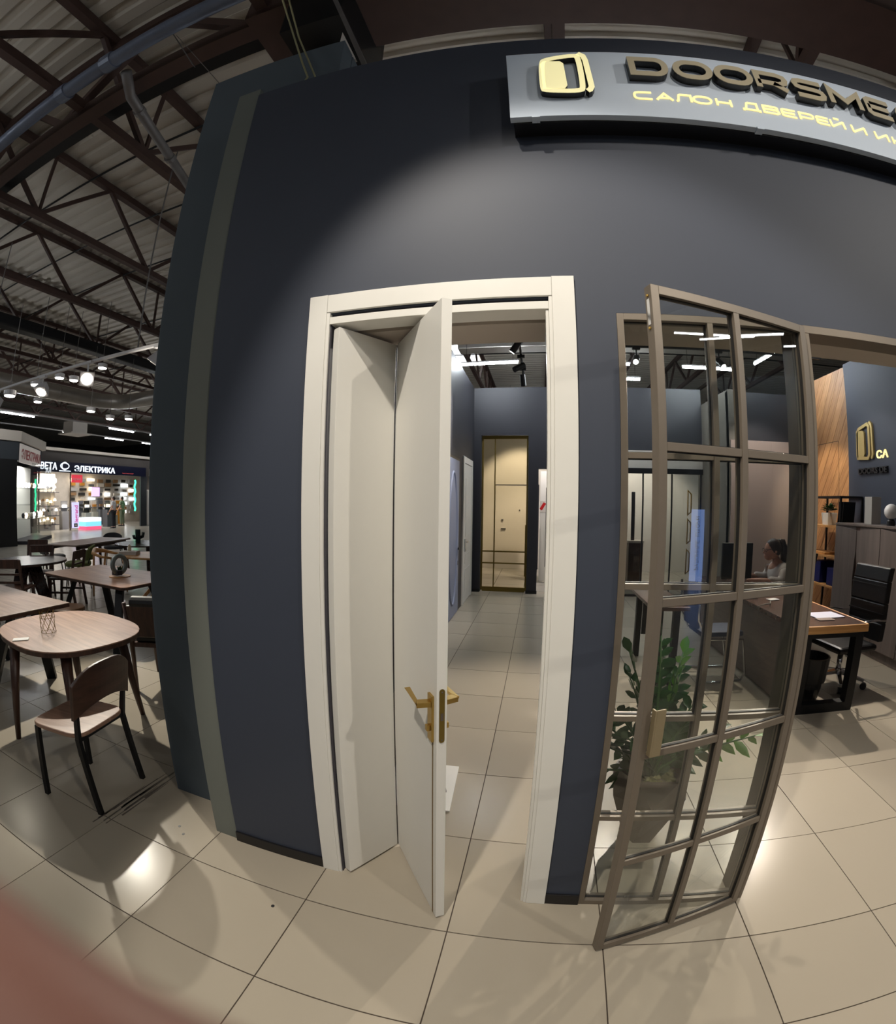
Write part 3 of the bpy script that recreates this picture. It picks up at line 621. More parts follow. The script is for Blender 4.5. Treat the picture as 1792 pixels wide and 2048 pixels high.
def logo_geo():
    a = MB(); Mq = Matrix(((0,1,0,4.40),(-1,0,0,5.62),(0,0,1,2.27),(0,0,0,1)))   # local x -> -y world, local y -> +x
    k_ = 1.75
    pts = [((x-.068)*k_, (z-3.2)*k_*1.12) for x, z in fr_]; a.ribbon(pts, .04, -.03, -.002, True, Mq)
    pl = [((x-.068)*k_, (z-3.2)*k_*1.12) for x, z in poly_l]
    a.prism(pl, -.03, -.002, Mq @ Mx)
    e = [((x-.064)*k_, (z-3.2)*k_*1.1) for x, z in edge]; a.ribbon(e, .034, -.03, -.002, False, Mq); return a
poly_l = [(.072, 3.232), (.155, 3.232), (.166, 3.25), (.163, 3.39), (.150, 3.405), (.085, 3.408), (.072, 3.39)]
logo_geo().build('emblem', M['gold_flat'], lg)
text('lettering', 'СА', .13, plane_m((4.392, 5.23, 2.29), (0, -1, 0), (0, 0, 1)), lit, lg, .01, sx=1.3, bold=.004)
text('lettering', 'DOORS DE', .1, plane_m((4.385, 5.60, 2.11), (0, -1, 0), (0, 0, 1)), M['black'], lg, .03, sx=1.2, bold=.004)
light('office_spot', 'SPOT', (3.3, 5.1, 3.45), 55, (1, .9, .75), (4.46, 5.3, 1.9), .04, 60, .6)
light('office_spot', 'SPOT', (3.5, 6.0, 3.1), 80, (1, .84, .62), (4.45, 6.5, 1.6), .04, 62, .6)
light('office_spot', 'SPOT', (3.2, 5.9, 3.4), 85, (1, .88, .8), (3.5, 6.9, 1.9), .04, 70, .6)

# cabinets along the logo wall
cabm = wood('grey_oak_cabinet', rgb(104, 94, 89), rgb(124, 113, 107), 2, .45, 1.2, 12)
def cabinet(y0, y1, label):
    c = thing('tall_cabinet', label, 'cabinet', (0, 0, 0), 0, 'grey wood cabinets along the dark logo wall')
    MB().box(3.90, 4.38, y0, y1, .10, 1.45).build('body', cabm, c); MB().box(3.92, 4.38, y0, y1, 0, .10).build('plinth', cabm, c)
    MB().box(3.875, 4.39, y0-.001, y1+.001, 1.452, 1.478).build('top', cabm, c, .002)
    n = 2; w = (y1-y0)/n
    for k in range(n):
        a, b = y0+k*w+.003, y0+(k+1)*w-.003
        # doors with a curved finger cut at the meeting edges
        e = b if k == 0 else a; sg = -1 if k == 0 else 1
        edge_ = [(e+sg*(.004+.028*max(0, math.cos((z-.85)/.28*PI/2)) if abs(z-.85) < .28 else e*0+sg*.004+0) if False else e+sg*(.004+(.028*math.cos((z-.85)/.28*PI/2) if abs(z-.85) < .28 else 0)), z) for z in [.12+.08*i for i in range(17)]]
        o_ = a if k == 0 else b
        pl = [(o_, .12)] + edge_ + [(o_, 1.445)]
        MB().prism(pl, 3.878, 3.899, Matrix(((0,0,1,0),(1,0,0,0),(0,1,0,0),(0,0,0,1)))).build('cabinet_door', cabm, c)
    MB().box(3.8995, 3.9005, y0+w-.04, y0+w+.04, .12, 1.44).build('finger_groove', M['walnut_d'], c)
    return c
cabinet(4.53, 5.42, 'tall grey wood cabinet with curved finger pulls nearest the wood planked wall')
cabinet(3.63, 4.528, 'second tall grey wood cabinet from the wood planked wall, behind the office chair')
cabinet(2.73, 3.628, 'third tall grey wood cabinet from the wood planked wall')
bxm = mat('white_carton', rgb(188, 184, 178), .6)
for y, nm in ((4.98, 'left'), (4.06, 'right')):
    o = B('white_box', bxm, (4.05, 4.2, y-.07, y+.07, 1.4785, 1.80), None, .002); tag(o, 'tall white box standing on the cabinets, %s of the globe lamp' % nm, 'box')
gl = thing('globe_lamp', 'white globe lamp with a dark base on the cabinets', 'lamp', (4.05, 4.55, 1.4785)); MB().ball((0, 0, .155), .085, 20, 12).build('globe', mat('white_globe', rgb(220, 220, 220), .4), gl, smooth=True); MB().lathe([(.05, 0), (.05, .05), (.03, .072)], 16).build('base', M['black'], gl)
# metal and wood rack
r = thing('open_rack', 'black metal rack with wood shelves in front of the planked wall', 'rack')
RX0, RX1, RY0, RY1 = 4.02, 4.38, 5.52, 6.36
for x in (RX0, RX1):
    for y in (RY0, RY1): MB().box(x-.012, x+.012, y-.012, y+.012, 0, 1.80).build('post', M['steel_bk'], r)
    MB().box(x-.012, x+.012, RY0, RY1, 1.79, 1.815).build('top_bar', M['steel_bk'], r)
for y in (RY0, RY1): MB().box(RX0, RX1, y-.012, y+.012, 1.79, 1.815).build('top_bar', M['steel_bk'], r)
for z in (.22, .62, 1.02, 1.42): MB().box(RX0-.005, RX1+.005, RY0-.005, RY1+.005, z-.025, z).build('shelf', M['oak'], r)
pp = thing('potted_plant', 'bushy green plant in a white square pot on the rack', 'plant', (4.16, 5.98, 1.4205))
MB().hexa([(-.07, -.07, 0), (.07, -.07, 0), (.07, .07, 0), (-.07, .07, 0)], [(-.085, -.085, .17), (.085, -.085, .17), (.085, .085, .17), (-.085, .085, .17)]).build('pot', M['white'], pp, .006)
leafm = mat('glossy_leaf', rgb(36, 70, 34), .3, var=.35, scale=6); leafm2 = mat('young_leaf', rgb(84, 132, 40), .35, var=.2)
def leaf_geo(mb, p, d, n, L, w, fold=.18, droop=.15):
    d = Vector(d).normalized(); n = Vector(n); s_ = d.cross(n).normalized(); n = s_.cross(d).normalized(); p = Vector(p)
    mid = [p+d*L*t-Vector((0,0,1))*droop*L*t*t for t in (0, .33, .66, 1)]; ws = (.12, 1, .85, .03)
    vs = []
    for m_, w_ in zip(mid, ws): vs += [m_-s_*w*w_/2+n*w*fold*w_, m_-n*w*.02, m_+s_*w*w_/2+n*w*fold*w_]
    fs = []
    for i in range(3):
        for k in range(2): fs.append((i*3+k, i*3+k+1, i*3+k+4, i*3+k+3))
    mb.add(vs, fs)
lf = MB()
for k in range(70):
    a, e = random.uniform(0, 2*PI), random.uniform(.15, 1.3); dd = Vector((math.cos(a)*math.cos(e), math.sin(a)*math.cos(e), math.sin(e)))
    leaf_geo(lf, Vector((0, 0, .19))+dd*random.uniform(.02, .08), dd, (0, 0, 1), .065, .045)
lo = tag(lf.build('leaves', leafm, pp), kind='stuff')
o = MB().box(0, .30, -.11, .11, 0, .30).build('blue_box', mat('dark_blue_plastic', rgb(16, 28, 92), .5), bevel=.01); o.location = (4.05, 6.1, .6205); tag(o, 'dark blue file box on the lower rack shelf', 'box')
o = MB().box(0, .28, -.17, .0, 0, .24).build('blue_box', bpy.data.materials['dark_blue_plastic'], bevel=.01); o.location = (4.06, 5.83, .6205); tag(o, 'smaller blue file box beside the larger one on the rack', 'box')
for k, (y, z) in enumerate(((6.2, 1.0205), (6.0, 1.0205))):
    o = MB().box(4.05, 4.3, y-.1, y+.1, z, z+.03).build('wood_sample', M['oak'], bevel=.002); tag(o, 'flat oak sample board on the middle rack shelf, %s one' % ('far', 'near')[k], 'sample')
for k in range(3):
    o = MB().bar((4.2, 5.60+.05*k, 1.4215), (4.2, 5.565+.05*k, 1.74), .2, .012, side=(1, 0, 0)).build('sample_board', M['steel_bk']); tag(o, 'dark thin sample board leaning on the top rack shelf, %s of three' % ('far', 'middle', 'near')[k], 'sample', 'leaning sample boards')

# desks
dk = thing('office_desk', 'desk with a thick wood-edged top, black loop legs and a brown front panel', 'desk')
MB().box(2.08, 2.745, 3.27, 5.78, .705, .75).build('desktop', M['walnut_dx'], dk, .004)
MB().box(2.075, 2.75, 3.245, 3.27, .69, .752).build('edge_band', M['oak'], dk, .006)
MB().box(2.7455, 2.765, 3.27, 5.78, .69, .752).build('edge_band', M['oak'], dk, .006)
for y in (3.30, 5.68):
    m_ = MB().box(2.15, 2.23, y, y+.08, 0, .705).box(2.67, 2.75, y, y+.08, 0, .705).box(2.23, 2.67, y, y+.08, 0, .08).box(2.23, 2.67, y, y+.08, .64, .705); m_.build('loop_leg', M['steel_bk'], dk)
MB().box(2.12, 2.14, 3.60, 5.66, .03, .69).build('front_panel', wood('brown_panel', rgb(92, 76, 68), rgb(108, 90, 80), 1, .35), dk)
d2 = thing('side_desk', 'narrow dark side table with black legs behind the potted plant', 'desk')
MB().box(1.04, 1.40, 3.99, 4.95, .715, .75).build('desktop', M['walnut_dx'], d2, .003)
for x, y in ((1.26, 4.02), (1.10, 4.86), (1.30, 4.86), (1.10, 4.02)): MB().box(x, x+.06, y, y+.06, 0, .715).build('leg', M['steel_bk'], d2)
MB().box(1.17, 1.29, 4.87, 4.89, .25, .7).build('modesty_panel', M['black'], d2)
mo = thing('computer_monitor', 'black computer monitor seen from behind on the desk', 'monitor', (2.26, 4.95, .7505), .15)
MB().box(-.20, .2, 0, .035, .10, .50).build('screen_back', M['black'], mo, .008); MB().box(-.03, .03, .03, .06, 0, .25).build('stand', M['black'], mo); MB().box(-.11, .11, -.05, .12, 0, .012).build('foot', M['black'], mo)
MB().box(-.02, .03, -.002, 0, .26, .34).build('badge', M['white_wall'], mo)
o = MB().ball((0, 0, .055), .075, 12, 8, (1, .8, .75)).build('plastic_bag', mat('clear_bag', rgb(190, 190, 192), .2, var=.2, scale=30), smooth=True); o.location = (2.3, 4.62, .7505); tag(o, 'crumpled pale plastic bag on the desk by the monitor', 'bag')
tp = thing('tape_roll', 'white roll standing on the desk by the monitor', 'roll', (2.2, 4.42, .8305)); MB().tube([(0, .03*k-.015, 0) for k in (0, 1)], .075, 20).build('roll', M['white'], tp, .003); MB().tube([(0, -.017, 0), (0, .017, 0)], .04, 16).build('core', M['gap'], tp)
for k, (x, y, rz, w, h) in enumerate(((2.53, 3.6, .05, .30, .21), (2.38, 4.3, .3, .12, .08), (1.22, 4.25, .2, .2, .2))):
    o = MB().box(-w/2, w/2, -h/2, h/2, 0, .004).build('paper_sheet', mat('paper_%d' % k, rgb(*((196, 196, 214), (190, 186, 184), (150, 146, 142))[k]), .6)); o.location = (x, y, .7525); o.rotation_euler = (0, 0, rz)
    tag(o, ('white paper sheet at the near end of the desk', 'small white card on the desk beside the cable', 'grey folded plastic sheet on the narrow side table')[k], 'paper')
o = B('folder', M['walnut_g'], (2.36, 2.52, 3.42, 3.5, .752, .757)); tag(o, 'thin brown folder at the near desk edge under the paper', 'folder')
o = MB().tube([(2.3, 4.2, .758), (2.22, 4.05, .768), (2.12, 3.98, .775), (2.055, 3.96, .765), (2.05, 3.96, .6)], .006, 6).build('desk_cable', M['taupe'], smooth=True); tag(o, 'pale cable curling over the desk edge', 'cable')
b = thing('waste_bin', 'black waste bin under the near end of the desk', 'bin', (2.47, 3.62, 0)); MB().lathe([(.10, 0), (.125, .12), (.125, .17), (.15, .18), (.165, .40), (.15, .40), (.11, .03)], 20).build('body', M['black'], b)
# executive chair
def office_chair(loc, rz, label, group=None):
    c = thing('office_chair', label, 'chair', loc, rz, group)     # faces local -x
    MB().box(-.25, .24, -.25, .25, .375, .44).build('seat', M['blackleather'], c, .03)
    bk = MB(); prev = None
    prof = [(.285, .45), (.30, .62), (.305, .8), (.32, 1.0), (.35, 1.13)]
    for (x0, z0), (x1, z1) in zip(prof, prof[1:]): bk.hexa([(x0-.04, -.235, z0), (x0+.03, -.235, z0), (x0+.03, .235, z0), (x0-.04, .235, z0)], [(x1-.04, -.235, z1), (x1+.03, -.235, z1), (x1+.03, .235, z1), (x1-.04, .235, z1)])
    bk.build('backrest', M['blackleather'], c, .012)
    for z in (.70, .95): MB().box(.255 if z < .8 else .268, .272, -.236, .236, z, z+.012).build('cushion_seam', M['black'], c)
    for s_ in (-1, 1): MB().tube([(-.1, .27*s_, .45), (-.16, .29*s_, .66), (.1, .29*s_, .68), (.28, .26*s_, .66)], .013, 8).build('armrest', M['chrome'], c, smooth=True)
    MB().tube([(0, 0, .13), (0, 0, .30)], .028, 12).build('gas_lift', M['chrome'], c, smooth=True); MB().tube([(0, 0, .3), (0, 0, .42)], .018, 10).build('lift_rod', M['chrome'], c, smooth=True); MB().box(-.13, .13, -.09, .09, .335, .373).build('mechanism', M['black'], c)
    MB().bar((-.1, -.1, .4), (-.14, -.24, .36), .02).build('lever', M['chrome'], c)
    for k in range(5):
        a = 2*PI*k/5+.35; x, y = math.cos(a), math.sin(a)
        l = MB().bar((.03*x, .03*y, .13), (.27*x, .27*y, .085), .05, .035, .028, .025).build('base_leg', M['chrome'], c); MB().tube([(.27*x-.02*y, .27*y+.02*x, .033), (.27*x+.02*y, .27*y-.02*x, .033)], .032, 12).build('caster', M['black'], l)
    return c
oc = office_chair((2.98, 3.88, 0), .12, 'black high-backed office chair at the near end of the desk')
dup(oc, (2.98, 5.25, 0), -.05, 'black high-backed office chair the woman sits on')
# cantilever visitor chairs in front of the desk
def cant(loc, rz, label, m_):
    c = thing('visitor_chair', label, 'chair', loc, rz, 'visitor chairs before the desk')   # faces +x
    for s_ in (-1, 1): MB().tube([(.22, .0, .015), (.22, .22*s_, .015), (-.2, .24*s_, .015), (-.24, .24*s_, .03), (-.24, .24*s_, .05)] if False else [(.26, 0, .014), (.25, .2*s_, .014), (-.2, .24*s_, .014), (.16, .24*s_, .06)][:3], .012, 8).build('base_tube', M['chrome'], c, smooth=True); MB().tube([(.25, .2*s_, .014), (.27, .23*s_, .10), (.20, .24*s_, .43), (-.18, .24*s_, .44), (-.27, .24*s_, .62), (-.28, .24*s_, .92)], .012, 8).build('side_tube', M['chrome'], c, smooth=True)
    MB().box(-.2, .24, -.175, .175, .44, .49).build('seat', m_, c, .015); MB().hexa([(-.26, -.165, .52), (-.22, -.165, .52), (-.22, .165, .52), (-.26, .165, .52)], [(-.30, -.165, .90), (-.27, -.165, .90), (-.27, .165, .90), (-.30, .165, .90)]).build('backrest', m_, c, .01)
    return c
cant((1.76, 4.28, 0), .05, 'navy visitor chair on chrome tubes facing the desk front panel', mat('navy_fabric', rgb(30, 38, 62), .7))
cant((1.84, 3.1, 0), .5, 'black visitor chair on chrome tubes behind the glass door', M['blackleather']) if False else None

# zz plant in a faceted pot behind the fixed glass
zp = thing('potted_zz_plant', 'tall glossy green plant in a faceted taupe pot behind the fixed glass panel', 'plant', (.605, 1.985, 0))
potm = mat('taupe_pot', rgb(100, 88, 80), .5, var=.08)
lv = [(.085, 0, 0), (.20, .30, .4), (.185, .42, .0)]
pm = MB(); n = 6; vs = []
for r_, z, a0 in lv: vs += [(r_*math.cos(2*PI*k/n+a0), r_*math.sin(2*PI*k/n+a0), z) for k in range(n)]
vs += [(.165*math.cos(2*PI*k/n), .165*math.sin(2*PI*k/n), .42) for k in range(n)] + [(.15*math.cos(2*PI*k/n), .15*math.sin(2*PI*k/n), .36) for k in range(n)]
fs = [tuple(reversed(range(n)))]
for i in range(4):
    for k in range(n): a, b = i*n+k, i*n+(k+1) % n; fs += [(a, b, b+n), (a, b+n, a+n)]
fs.append(tuple(range(4*n, 5*n))); pm.add(vs, fs); pm.build('pot', potm, zp)
mo_ = MB()
for k in range(60): a, q = random.uniform(0, 2*PI), random.uniform(0, .135); mo_.ball((q*math.cos(a), q*math.sin(a), .365), random.uniform(.012, .026), 6, 4, (1, 1, .6))
tag(mo_.build('moss', mat('moss', rgb(128, 124, 84), .9, var=.3, scale=60), zp), kind='stuff')
stems = [((-.16, -.02), .70), ((-.03, .0), .72), ((.06, -.02), .66), ((.16, .04), .40), ((-.20, -.06), .42), ((-.24, -.04), .22), ((.10, -.10), .38), ((-.08, -.10), .48), ((.42, -.06), .30), ((.02, .12), .6), ((-.12, .1), .5), ((.1, .08), .55), ((-.26, .02), .34), ((-.3, -.08), .1), ((.2, -.08), .22), ((-.15, -.12), .3), ((.3, .05), .25)]
nleaf = 0
for k, ((dx, dy), hh) in enumerate(stems):
    pts = [Vector((dx*.12, dy*.12, .37))+Vector((dx*t**1.5, dy*t**1.5, hh*(t-.18*t*t*(abs(dx)*3)))) for t in (0, .2, .4, .6, .8, 1)]
    st = MB().tube(pts, [.011, .010, .009, .007, .005, .003], 6).build('stem', mat('green_stem', rgb(58, 88, 44), .45) if k == 0 else bpy.data.materials['green_stem'], zp, smooth=True)
    nl = int(10+hh*19)
    for i in range(nl):
        t = .22+.78*i/(nl-1); f = t*5; a = min(int(f), 4); p = pts[a].lerp(pts[a+1], f-a); dd = (pts[a+1]-pts[a]).normalized()
        s_ = dd.cross(Vector((math.cos(k*1.3), math.sin(k*1.3), 0))).normalized(); side = Matrix.Rotation(random.uniform(-.7, .7), 3, dd) @ (s_ if i % 2 else -s_)
        if i == nl-1: side = dd*.2
        L = .118*(1.05-.35*t)*random.uniform(.85, 1.15)
        g_ = MB(); leaf_geo(g_, p, side+dd*.75+Vector((0, 0, .1)), dd.cross(side) if i != nl-1 else s_, L, L*.45, .12, .2)
        g_.build('leaf', leafm2 if (k in (2, 8) and t > .6) else leafm, st, smooth=True); nleaf += 1

# lamps inside: track, spots, tubes
def spot_head(t, d, ln=.17, r=.04, body=None, lens=None):
    d = Vector(d).normalized(); p0 = -d*.05; body = body or M['black']
    MB().tube([p0-d*.0, p0+d*ln], r, 14).build('lamp_head', body, t, smooth=False); MB().tube([p0+d*(ln-.001), p0+d*(ln+.002)], r*.82, 14).build('lens', lens or M['lens_in'], t)
    MB().tube([(0, 0, 0), (0, 0, .13)], .010, 6).build('stem', body, t); MB().box(-.05, .05, -.018, .018, .12, .16).build('adapter', body, t)
tk = B('lamp_track', M['black'], (-.245, -.215, 3.2, 7.6, 3.63, 3.655)); tag(tk, 'black lamp track running along the corridor', 'track')
for k, (y, d, w) in enumerate(((4.55, (-.7, -.1, -.7), 230), (5.1, (-.6, .15, -.8), 150), (6.0, (-.75, -.4, -.5), 150), (6.6, (.1, .1, -1), 0))):
    t = thing('track_spotlight', 'black track spotlight over the corridor, %s from the doorway' % ordn[k], 'spotlight', (-.23, y, 3.48), 0, 'black corridor spotlights')
    spot_head(t, d, lens=M['lens_in'] if k < 2 else M['gasket'])
    if w: bpy.context.view_layer.update(); dd = Vector(d).normalized(); light('bulb', 'SPOT', Vector((-.23, y, 3.48))+dd*.16, w, (1, .93, .85), Vector((-.23, y, 3.48))+dd*2, .03, 70, .5, t)
tk = B('lamp_track', M['black'], (1.1, 3.9, 5.65, 5.68, 3.63, 3.655)); tag(tk, 'black lamp track running across the office', 'track')
for k, (x, y, d, w) in enumerate(((1.25, 5.66, (-1.5, -4.4, -3.4), 330), (2.35, 5.66, (.2, -.7, -.7), 170), (3.6, 5.66, (-3.0, -4.66, -3.4), 480))):
    t = thing('track_spotlight', 'black track spotlight over the office, %s from the left' % ordn[k], 'spotlight', (x, y, 3.48), 0, 'black office spotlights')
    spot_head(t, d); bpy.context.view_layer.update(); dd = Vector(d).normalized(); light('bulb', 'SPOT', Vector((x, y, 3.48))+dd*.16, w, (1, .88, .74), Vector((x, y, 3.48))+dd*2, .03, 78, .6, t)
def tube_lamp(a, b, label, group, m_=None, e=0, nm='tube_lamp', hang=True):
    a, b = Vector(a), Vector(b); t = thing(nm, label, 'lamp', (a+b)/2, 0, group); h = (b-a)/2; u = h.normalized()
    MB().bar(-h+Vector((0,0,.004)), h+Vector((0,0,.004)), .03, .022).build('housing', M['track'], t); MB().tube([-h*.97-Vector((0,0,.032)), h*.97-Vector((0,0,.032))], .017, 8).build('tube', m_ or M['tubel'], t)
    for s_ in (-1, 1) if hang else (): MB().tube([h*.8*s_+Vector((0, 0, .015)), h*.8*s_+Vector((0, 0, .9))], .003, 4).build('hanger', M['gasket'], t)
    return t
for k, (a, b) in enumerate((((-1.26, 7.2, 3.93), (-.31, 7.14, 3.93)), ((2.38, 7.32, 3.93), (3.33, 7.34, 3.93)), ((3.5, 6.95, 3.93), (3.55, 6.0, 3.93)), ((.55, 7.27, 3.93), (1.5, 7.27, 3.93)), ((.9, 8.17, 3.93), (1.86, 8.17, 3.93)))):
    tube_lamp(a, b, 'bright tube lamp hanging %s' % ('over the corridor seen through the doorway', 'over the office behind the glass door mullion', 'lengthwise over the office above the woman', 'at the left edge of the fixed glass panel, upper one', 'at the left edge of the fixed glass panel, lower one')[k], 'interior tube lamps')
# air duct and pipe inside the roof
o = MB().bar((-1.6, 8.9, 4.9), (5.5, 8.9, 4.9), .38, .38).build('inner_air_duct', M['duct'], bevel=.02); tag(o, 'grey air duct above the rear wall of the shop', 'duct')
o = MB().bar((-1.6, 5.9, 5.4), (5.5, 5.9, 5.4), .16, .16).build('inner_cable_tray', M['steel_bk']); tag(o, 'black cable tray crossing above the shop interior', 'tray')
# ------------------------------------------------------------------ furniture shop area at left
def legs4(t, pts, top, z1, r0, r1, m_, spl=0, name='leg', square=False):
    for (x, y), (X, Y) in zip(top, pts):
        (MB().bar((X, Y, 0), (x, y, z1), r1*2, r1*2, r0*2, r0*2) if square else MB().tube([(X, Y, 0), (x, y, z1)], [r1, r0], 12)).build(name, m_, t, smooth=not square)
def superell(a, b, n=36, p=2.6):
    return [(a*math.copysign(abs(math.cos(t))**(2/p), math.cos(t)), b*math.copysign(abs(math.sin(t))**(2/p), math.sin(t))) for t in [2*PI*k/n for k in range(n)]]
# nearest table: rounded top, tapered splayed legs
ft = thing('dining_table', 'rounded light walnut dining table with dark tapered legs, nearest the shop corner', 'table', (-3.08, 1.905, 0), -.12)
MB().prism(superell(.57, .45), .741, .75).build('tabletop', M['walnut'], ft, .003, seg=2)
MB().prism(superell(.566, .446), .712, .741).build('underside', M['walnut_d'], ft)
for X, Y in ((-.17, -.46), (.19, .44), (.40, -.24), (-.42, .25)):
    MB().tube([(X, Y, 0), (X*.82, Y*.78, .71)], [.019, .040], 12).build('leg', M['walnut_d'], ft, smooth=True)
def wire_holder(loc, label):
    h = thing('wire_candle_holder', label, 'holder', loc); r_ = .05; rows = []
    for j in range(4): rows.append([(r_*(1+.08*((i+j) % 2))*math.cos(2*PI*(i+.5*(j % 2))/7), r_*(1+.08*((i+j) % 2))*math.sin(2*PI*(i+.5*(j % 2))/7), .004+.05*j) for i in range(7)])
    m_ = MB()
    for j in range(4):
        for i in range(7):
            if j < 3:
                m_.tube([rows[j][i], rows[j+1][i]], .0016, 4); m_.tube([rows[j][i], rows[j+1][(i+(1 if j % 2 else -1)) % 7]], .0016, 4)
            if j in (0, 2): m_.tube([rows[j][i], rows[j][(i+1) % 7]], .0016, 4)
    m_.build('wire_cage', M['gold_dark'], h); return h
wire_holder((-3.10, 1.76, .7505), 'gold wire candle holder standing on the rounded walnut table')
cd = MB().box(-.055, .055, -.03, .03, 0, .006).build('white_card', M['white'], bevel=.001); cd.location = (-3.09, 1.53, .7505); cd.rotation_euler = (0, 0, .95); tag(cd, 'white card lying at the near edge of the rounded walnut table', 'card')
# front chair
ch = thing('dining_chair', 'walnut chair with black metal legs and a curved back, nearest the shop corner', 'chair', (-2.345, 1.44, 0), .17)  # faces local -x
st = superell(.205, .205, 32, 5)
MB().prism([(x-.01, y) for x, y in st], .445, .47).build('seat', M['walnut'], ch, .008, seg=3)
for s_ in (-1, 1):
    MB().bar((.215, .20*s_, 0), (.165, .185*s_, .445), .028, .024).build('leg', M['steel_bk'], ch)
    MB().bar((.165, .185*s_, .43), (.222, .197*s_, .735), .028, .022, .022, .018).build('back_post', M['steel_bk'], ch)
    MB().bar((-.215, .195*s_, 0), (-.165, .18*s_, .445), .028, .024).build('leg', M['steel_bk'], ch)
MB().bar((.165, -.185, .435), (.165, .185, .435), .022).build('seat_rail', M['steel_bk'], ch); MB().bar((-.165, -.18, .435), (-.165, .18, .435), .022).build('seat_rail', M['steel_bk'], ch)
# back panel: curved board with an arched top and a cut underside
bp_ = MB(); nn = 12; F_, Bk = [], []
for i in range(nn+1):
    t = -1+2*i/nn; y = .225*t; cx = .028*(1-t*t); top = .838-.085*abs(t)**3; bot = .565+.06*(1-t*t)
    lean = lambda z: .185+(z-.44)*.17
    for z in (bot, (bot+top)/2, top): F_.append((lean(z)+cx-.022, y, z)); Bk.append((lean(z)+cx, y, z))
vs = F_+Bk; nF_ = len(F_); fs = []
for i in range(nn):
    for j in range(2):
        a = i*3+j; fs += [(a, a+1, a+4, a+3), (nF_+a, nF_+a+3, nF_+a+4, nF_+a+1)]
    a = i*3; fs += [(a, a+3, nF_+a+3, nF_+a), (a+2, nF_+a+2, nF_+a+5, a+5)]
fs += [(0, nF_, nF_+1, 1), (1, nF_+1, nF_+2, 2), (nn*3, nn*3+1, nF_+nn*3+1, nF_+nn*3), (nn*3+1, nn*3+2, nF_+nn*3+2, nF_+nn*3+1)]
bp_.add(vs, fs).build('backrest', wood('walnut_back', rgb(56, 38, 30), rgb(80, 55, 44), 1, .4), ch, .004, smooth=False)
# left rectangular table with black slanted legs
lt = thing('dining_table', 'grey walnut rectangular table cut by the left frame edge, black slanted legs', 'table', (-4.62, 2.02, 0), .0)
MB().box(-.80, .785, -.36, .405, .742, .75).build('tabletop', M['walnut_g'], lt, .002); MB().box(-.797, .782, -.357, .402, .712, .742).build('underside', M['walnut_d'], lt)
for sx in (-1, 1):
    for sy in (-1, 1): MB().bar((sx*.44, sy*.32, 0), (sx*.66, sy*.12, .712), .09, .05).build('leg', M['steel_bk'], lt)
# stool behind
so = thing('round_stool', 'round dark wooden stool behind the corner of the left table', 'stool', (-4.86, 3.05, 0))
MB().lathe([(.17, .42), (.19, .425), (.19, .46), (.18, .465)], 28).build('seat', wood('stool_wood', rgb(92, 66, 46), rgb(122, 90, 64), 0, .35), so)
for k in range(4): a = PI/4+k*PI/2; MB().tube([(.17*math.cos(a), .17*math.sin(a), 0), (.12*math.cos(a), .12*math.sin(a), .42)], [.014, .02], 8).build('leg', M['walnut_d'], so)
# rectangular table with black A legs
rt_ = thing('dining_table', 'rectangular walnut table on black angled legs with a glass ornament on top', 'table', (-4.82, 3.66, 0), -.03)
MB().prism(rrect(-.86, .86, -.46, .46, .07), .741, .75).build('tabletop', M['walnut'], rt_, .003); MB().prism(rrect(-.855, .855, -.455, .455, .07), .715, .741).build('underside', M['walnut_d'], rt_)
for sx in (-1, 1):
    for sy in (-1, 1): MB().bar((sx*.62, sy*.44, 0), (sx*.46, sy*.20, .715), .085, .06).build('leg', M['steel_bk'], rt_)
    MB().bar((sx*.46, -.25, .70), (sx*.46, .25, .70), .08, .03).build('crossbar', M['steel_bk'], rt_)
vz = thing('ring_vase', 'round ring-shaped glass terrarium on the rectangular walnut table', 'ornament', (-4.60, 3.63, .7512))
MB().tube([(0.0, .10*math.cos(t), .140+.10*math.sin(t)) for t in [2*PI*k/28 for k in range(29)]], .028, 10, False).build('glass_ring', mat('grey_green_glass', rgb(128, 140, 138), .15, .2), vz, smooth=True)
MB().lathe([(.13, 0), (.13, .008)], 24).build('tray', M['oak'], vz); MB().box(-.05, .05, -.075, .0, .02, .075).build('stones', M['gap'], vz)
lfv = MB()
for k in range(8): leaf_geo(lfv, (0, -.03+.008*k, .06), (random.uniform(-.5, .5), random.uniform(-.5, .5), 1), (1, 0, 0), .08, .02)
lfv.build('succulent', leafm, vz)
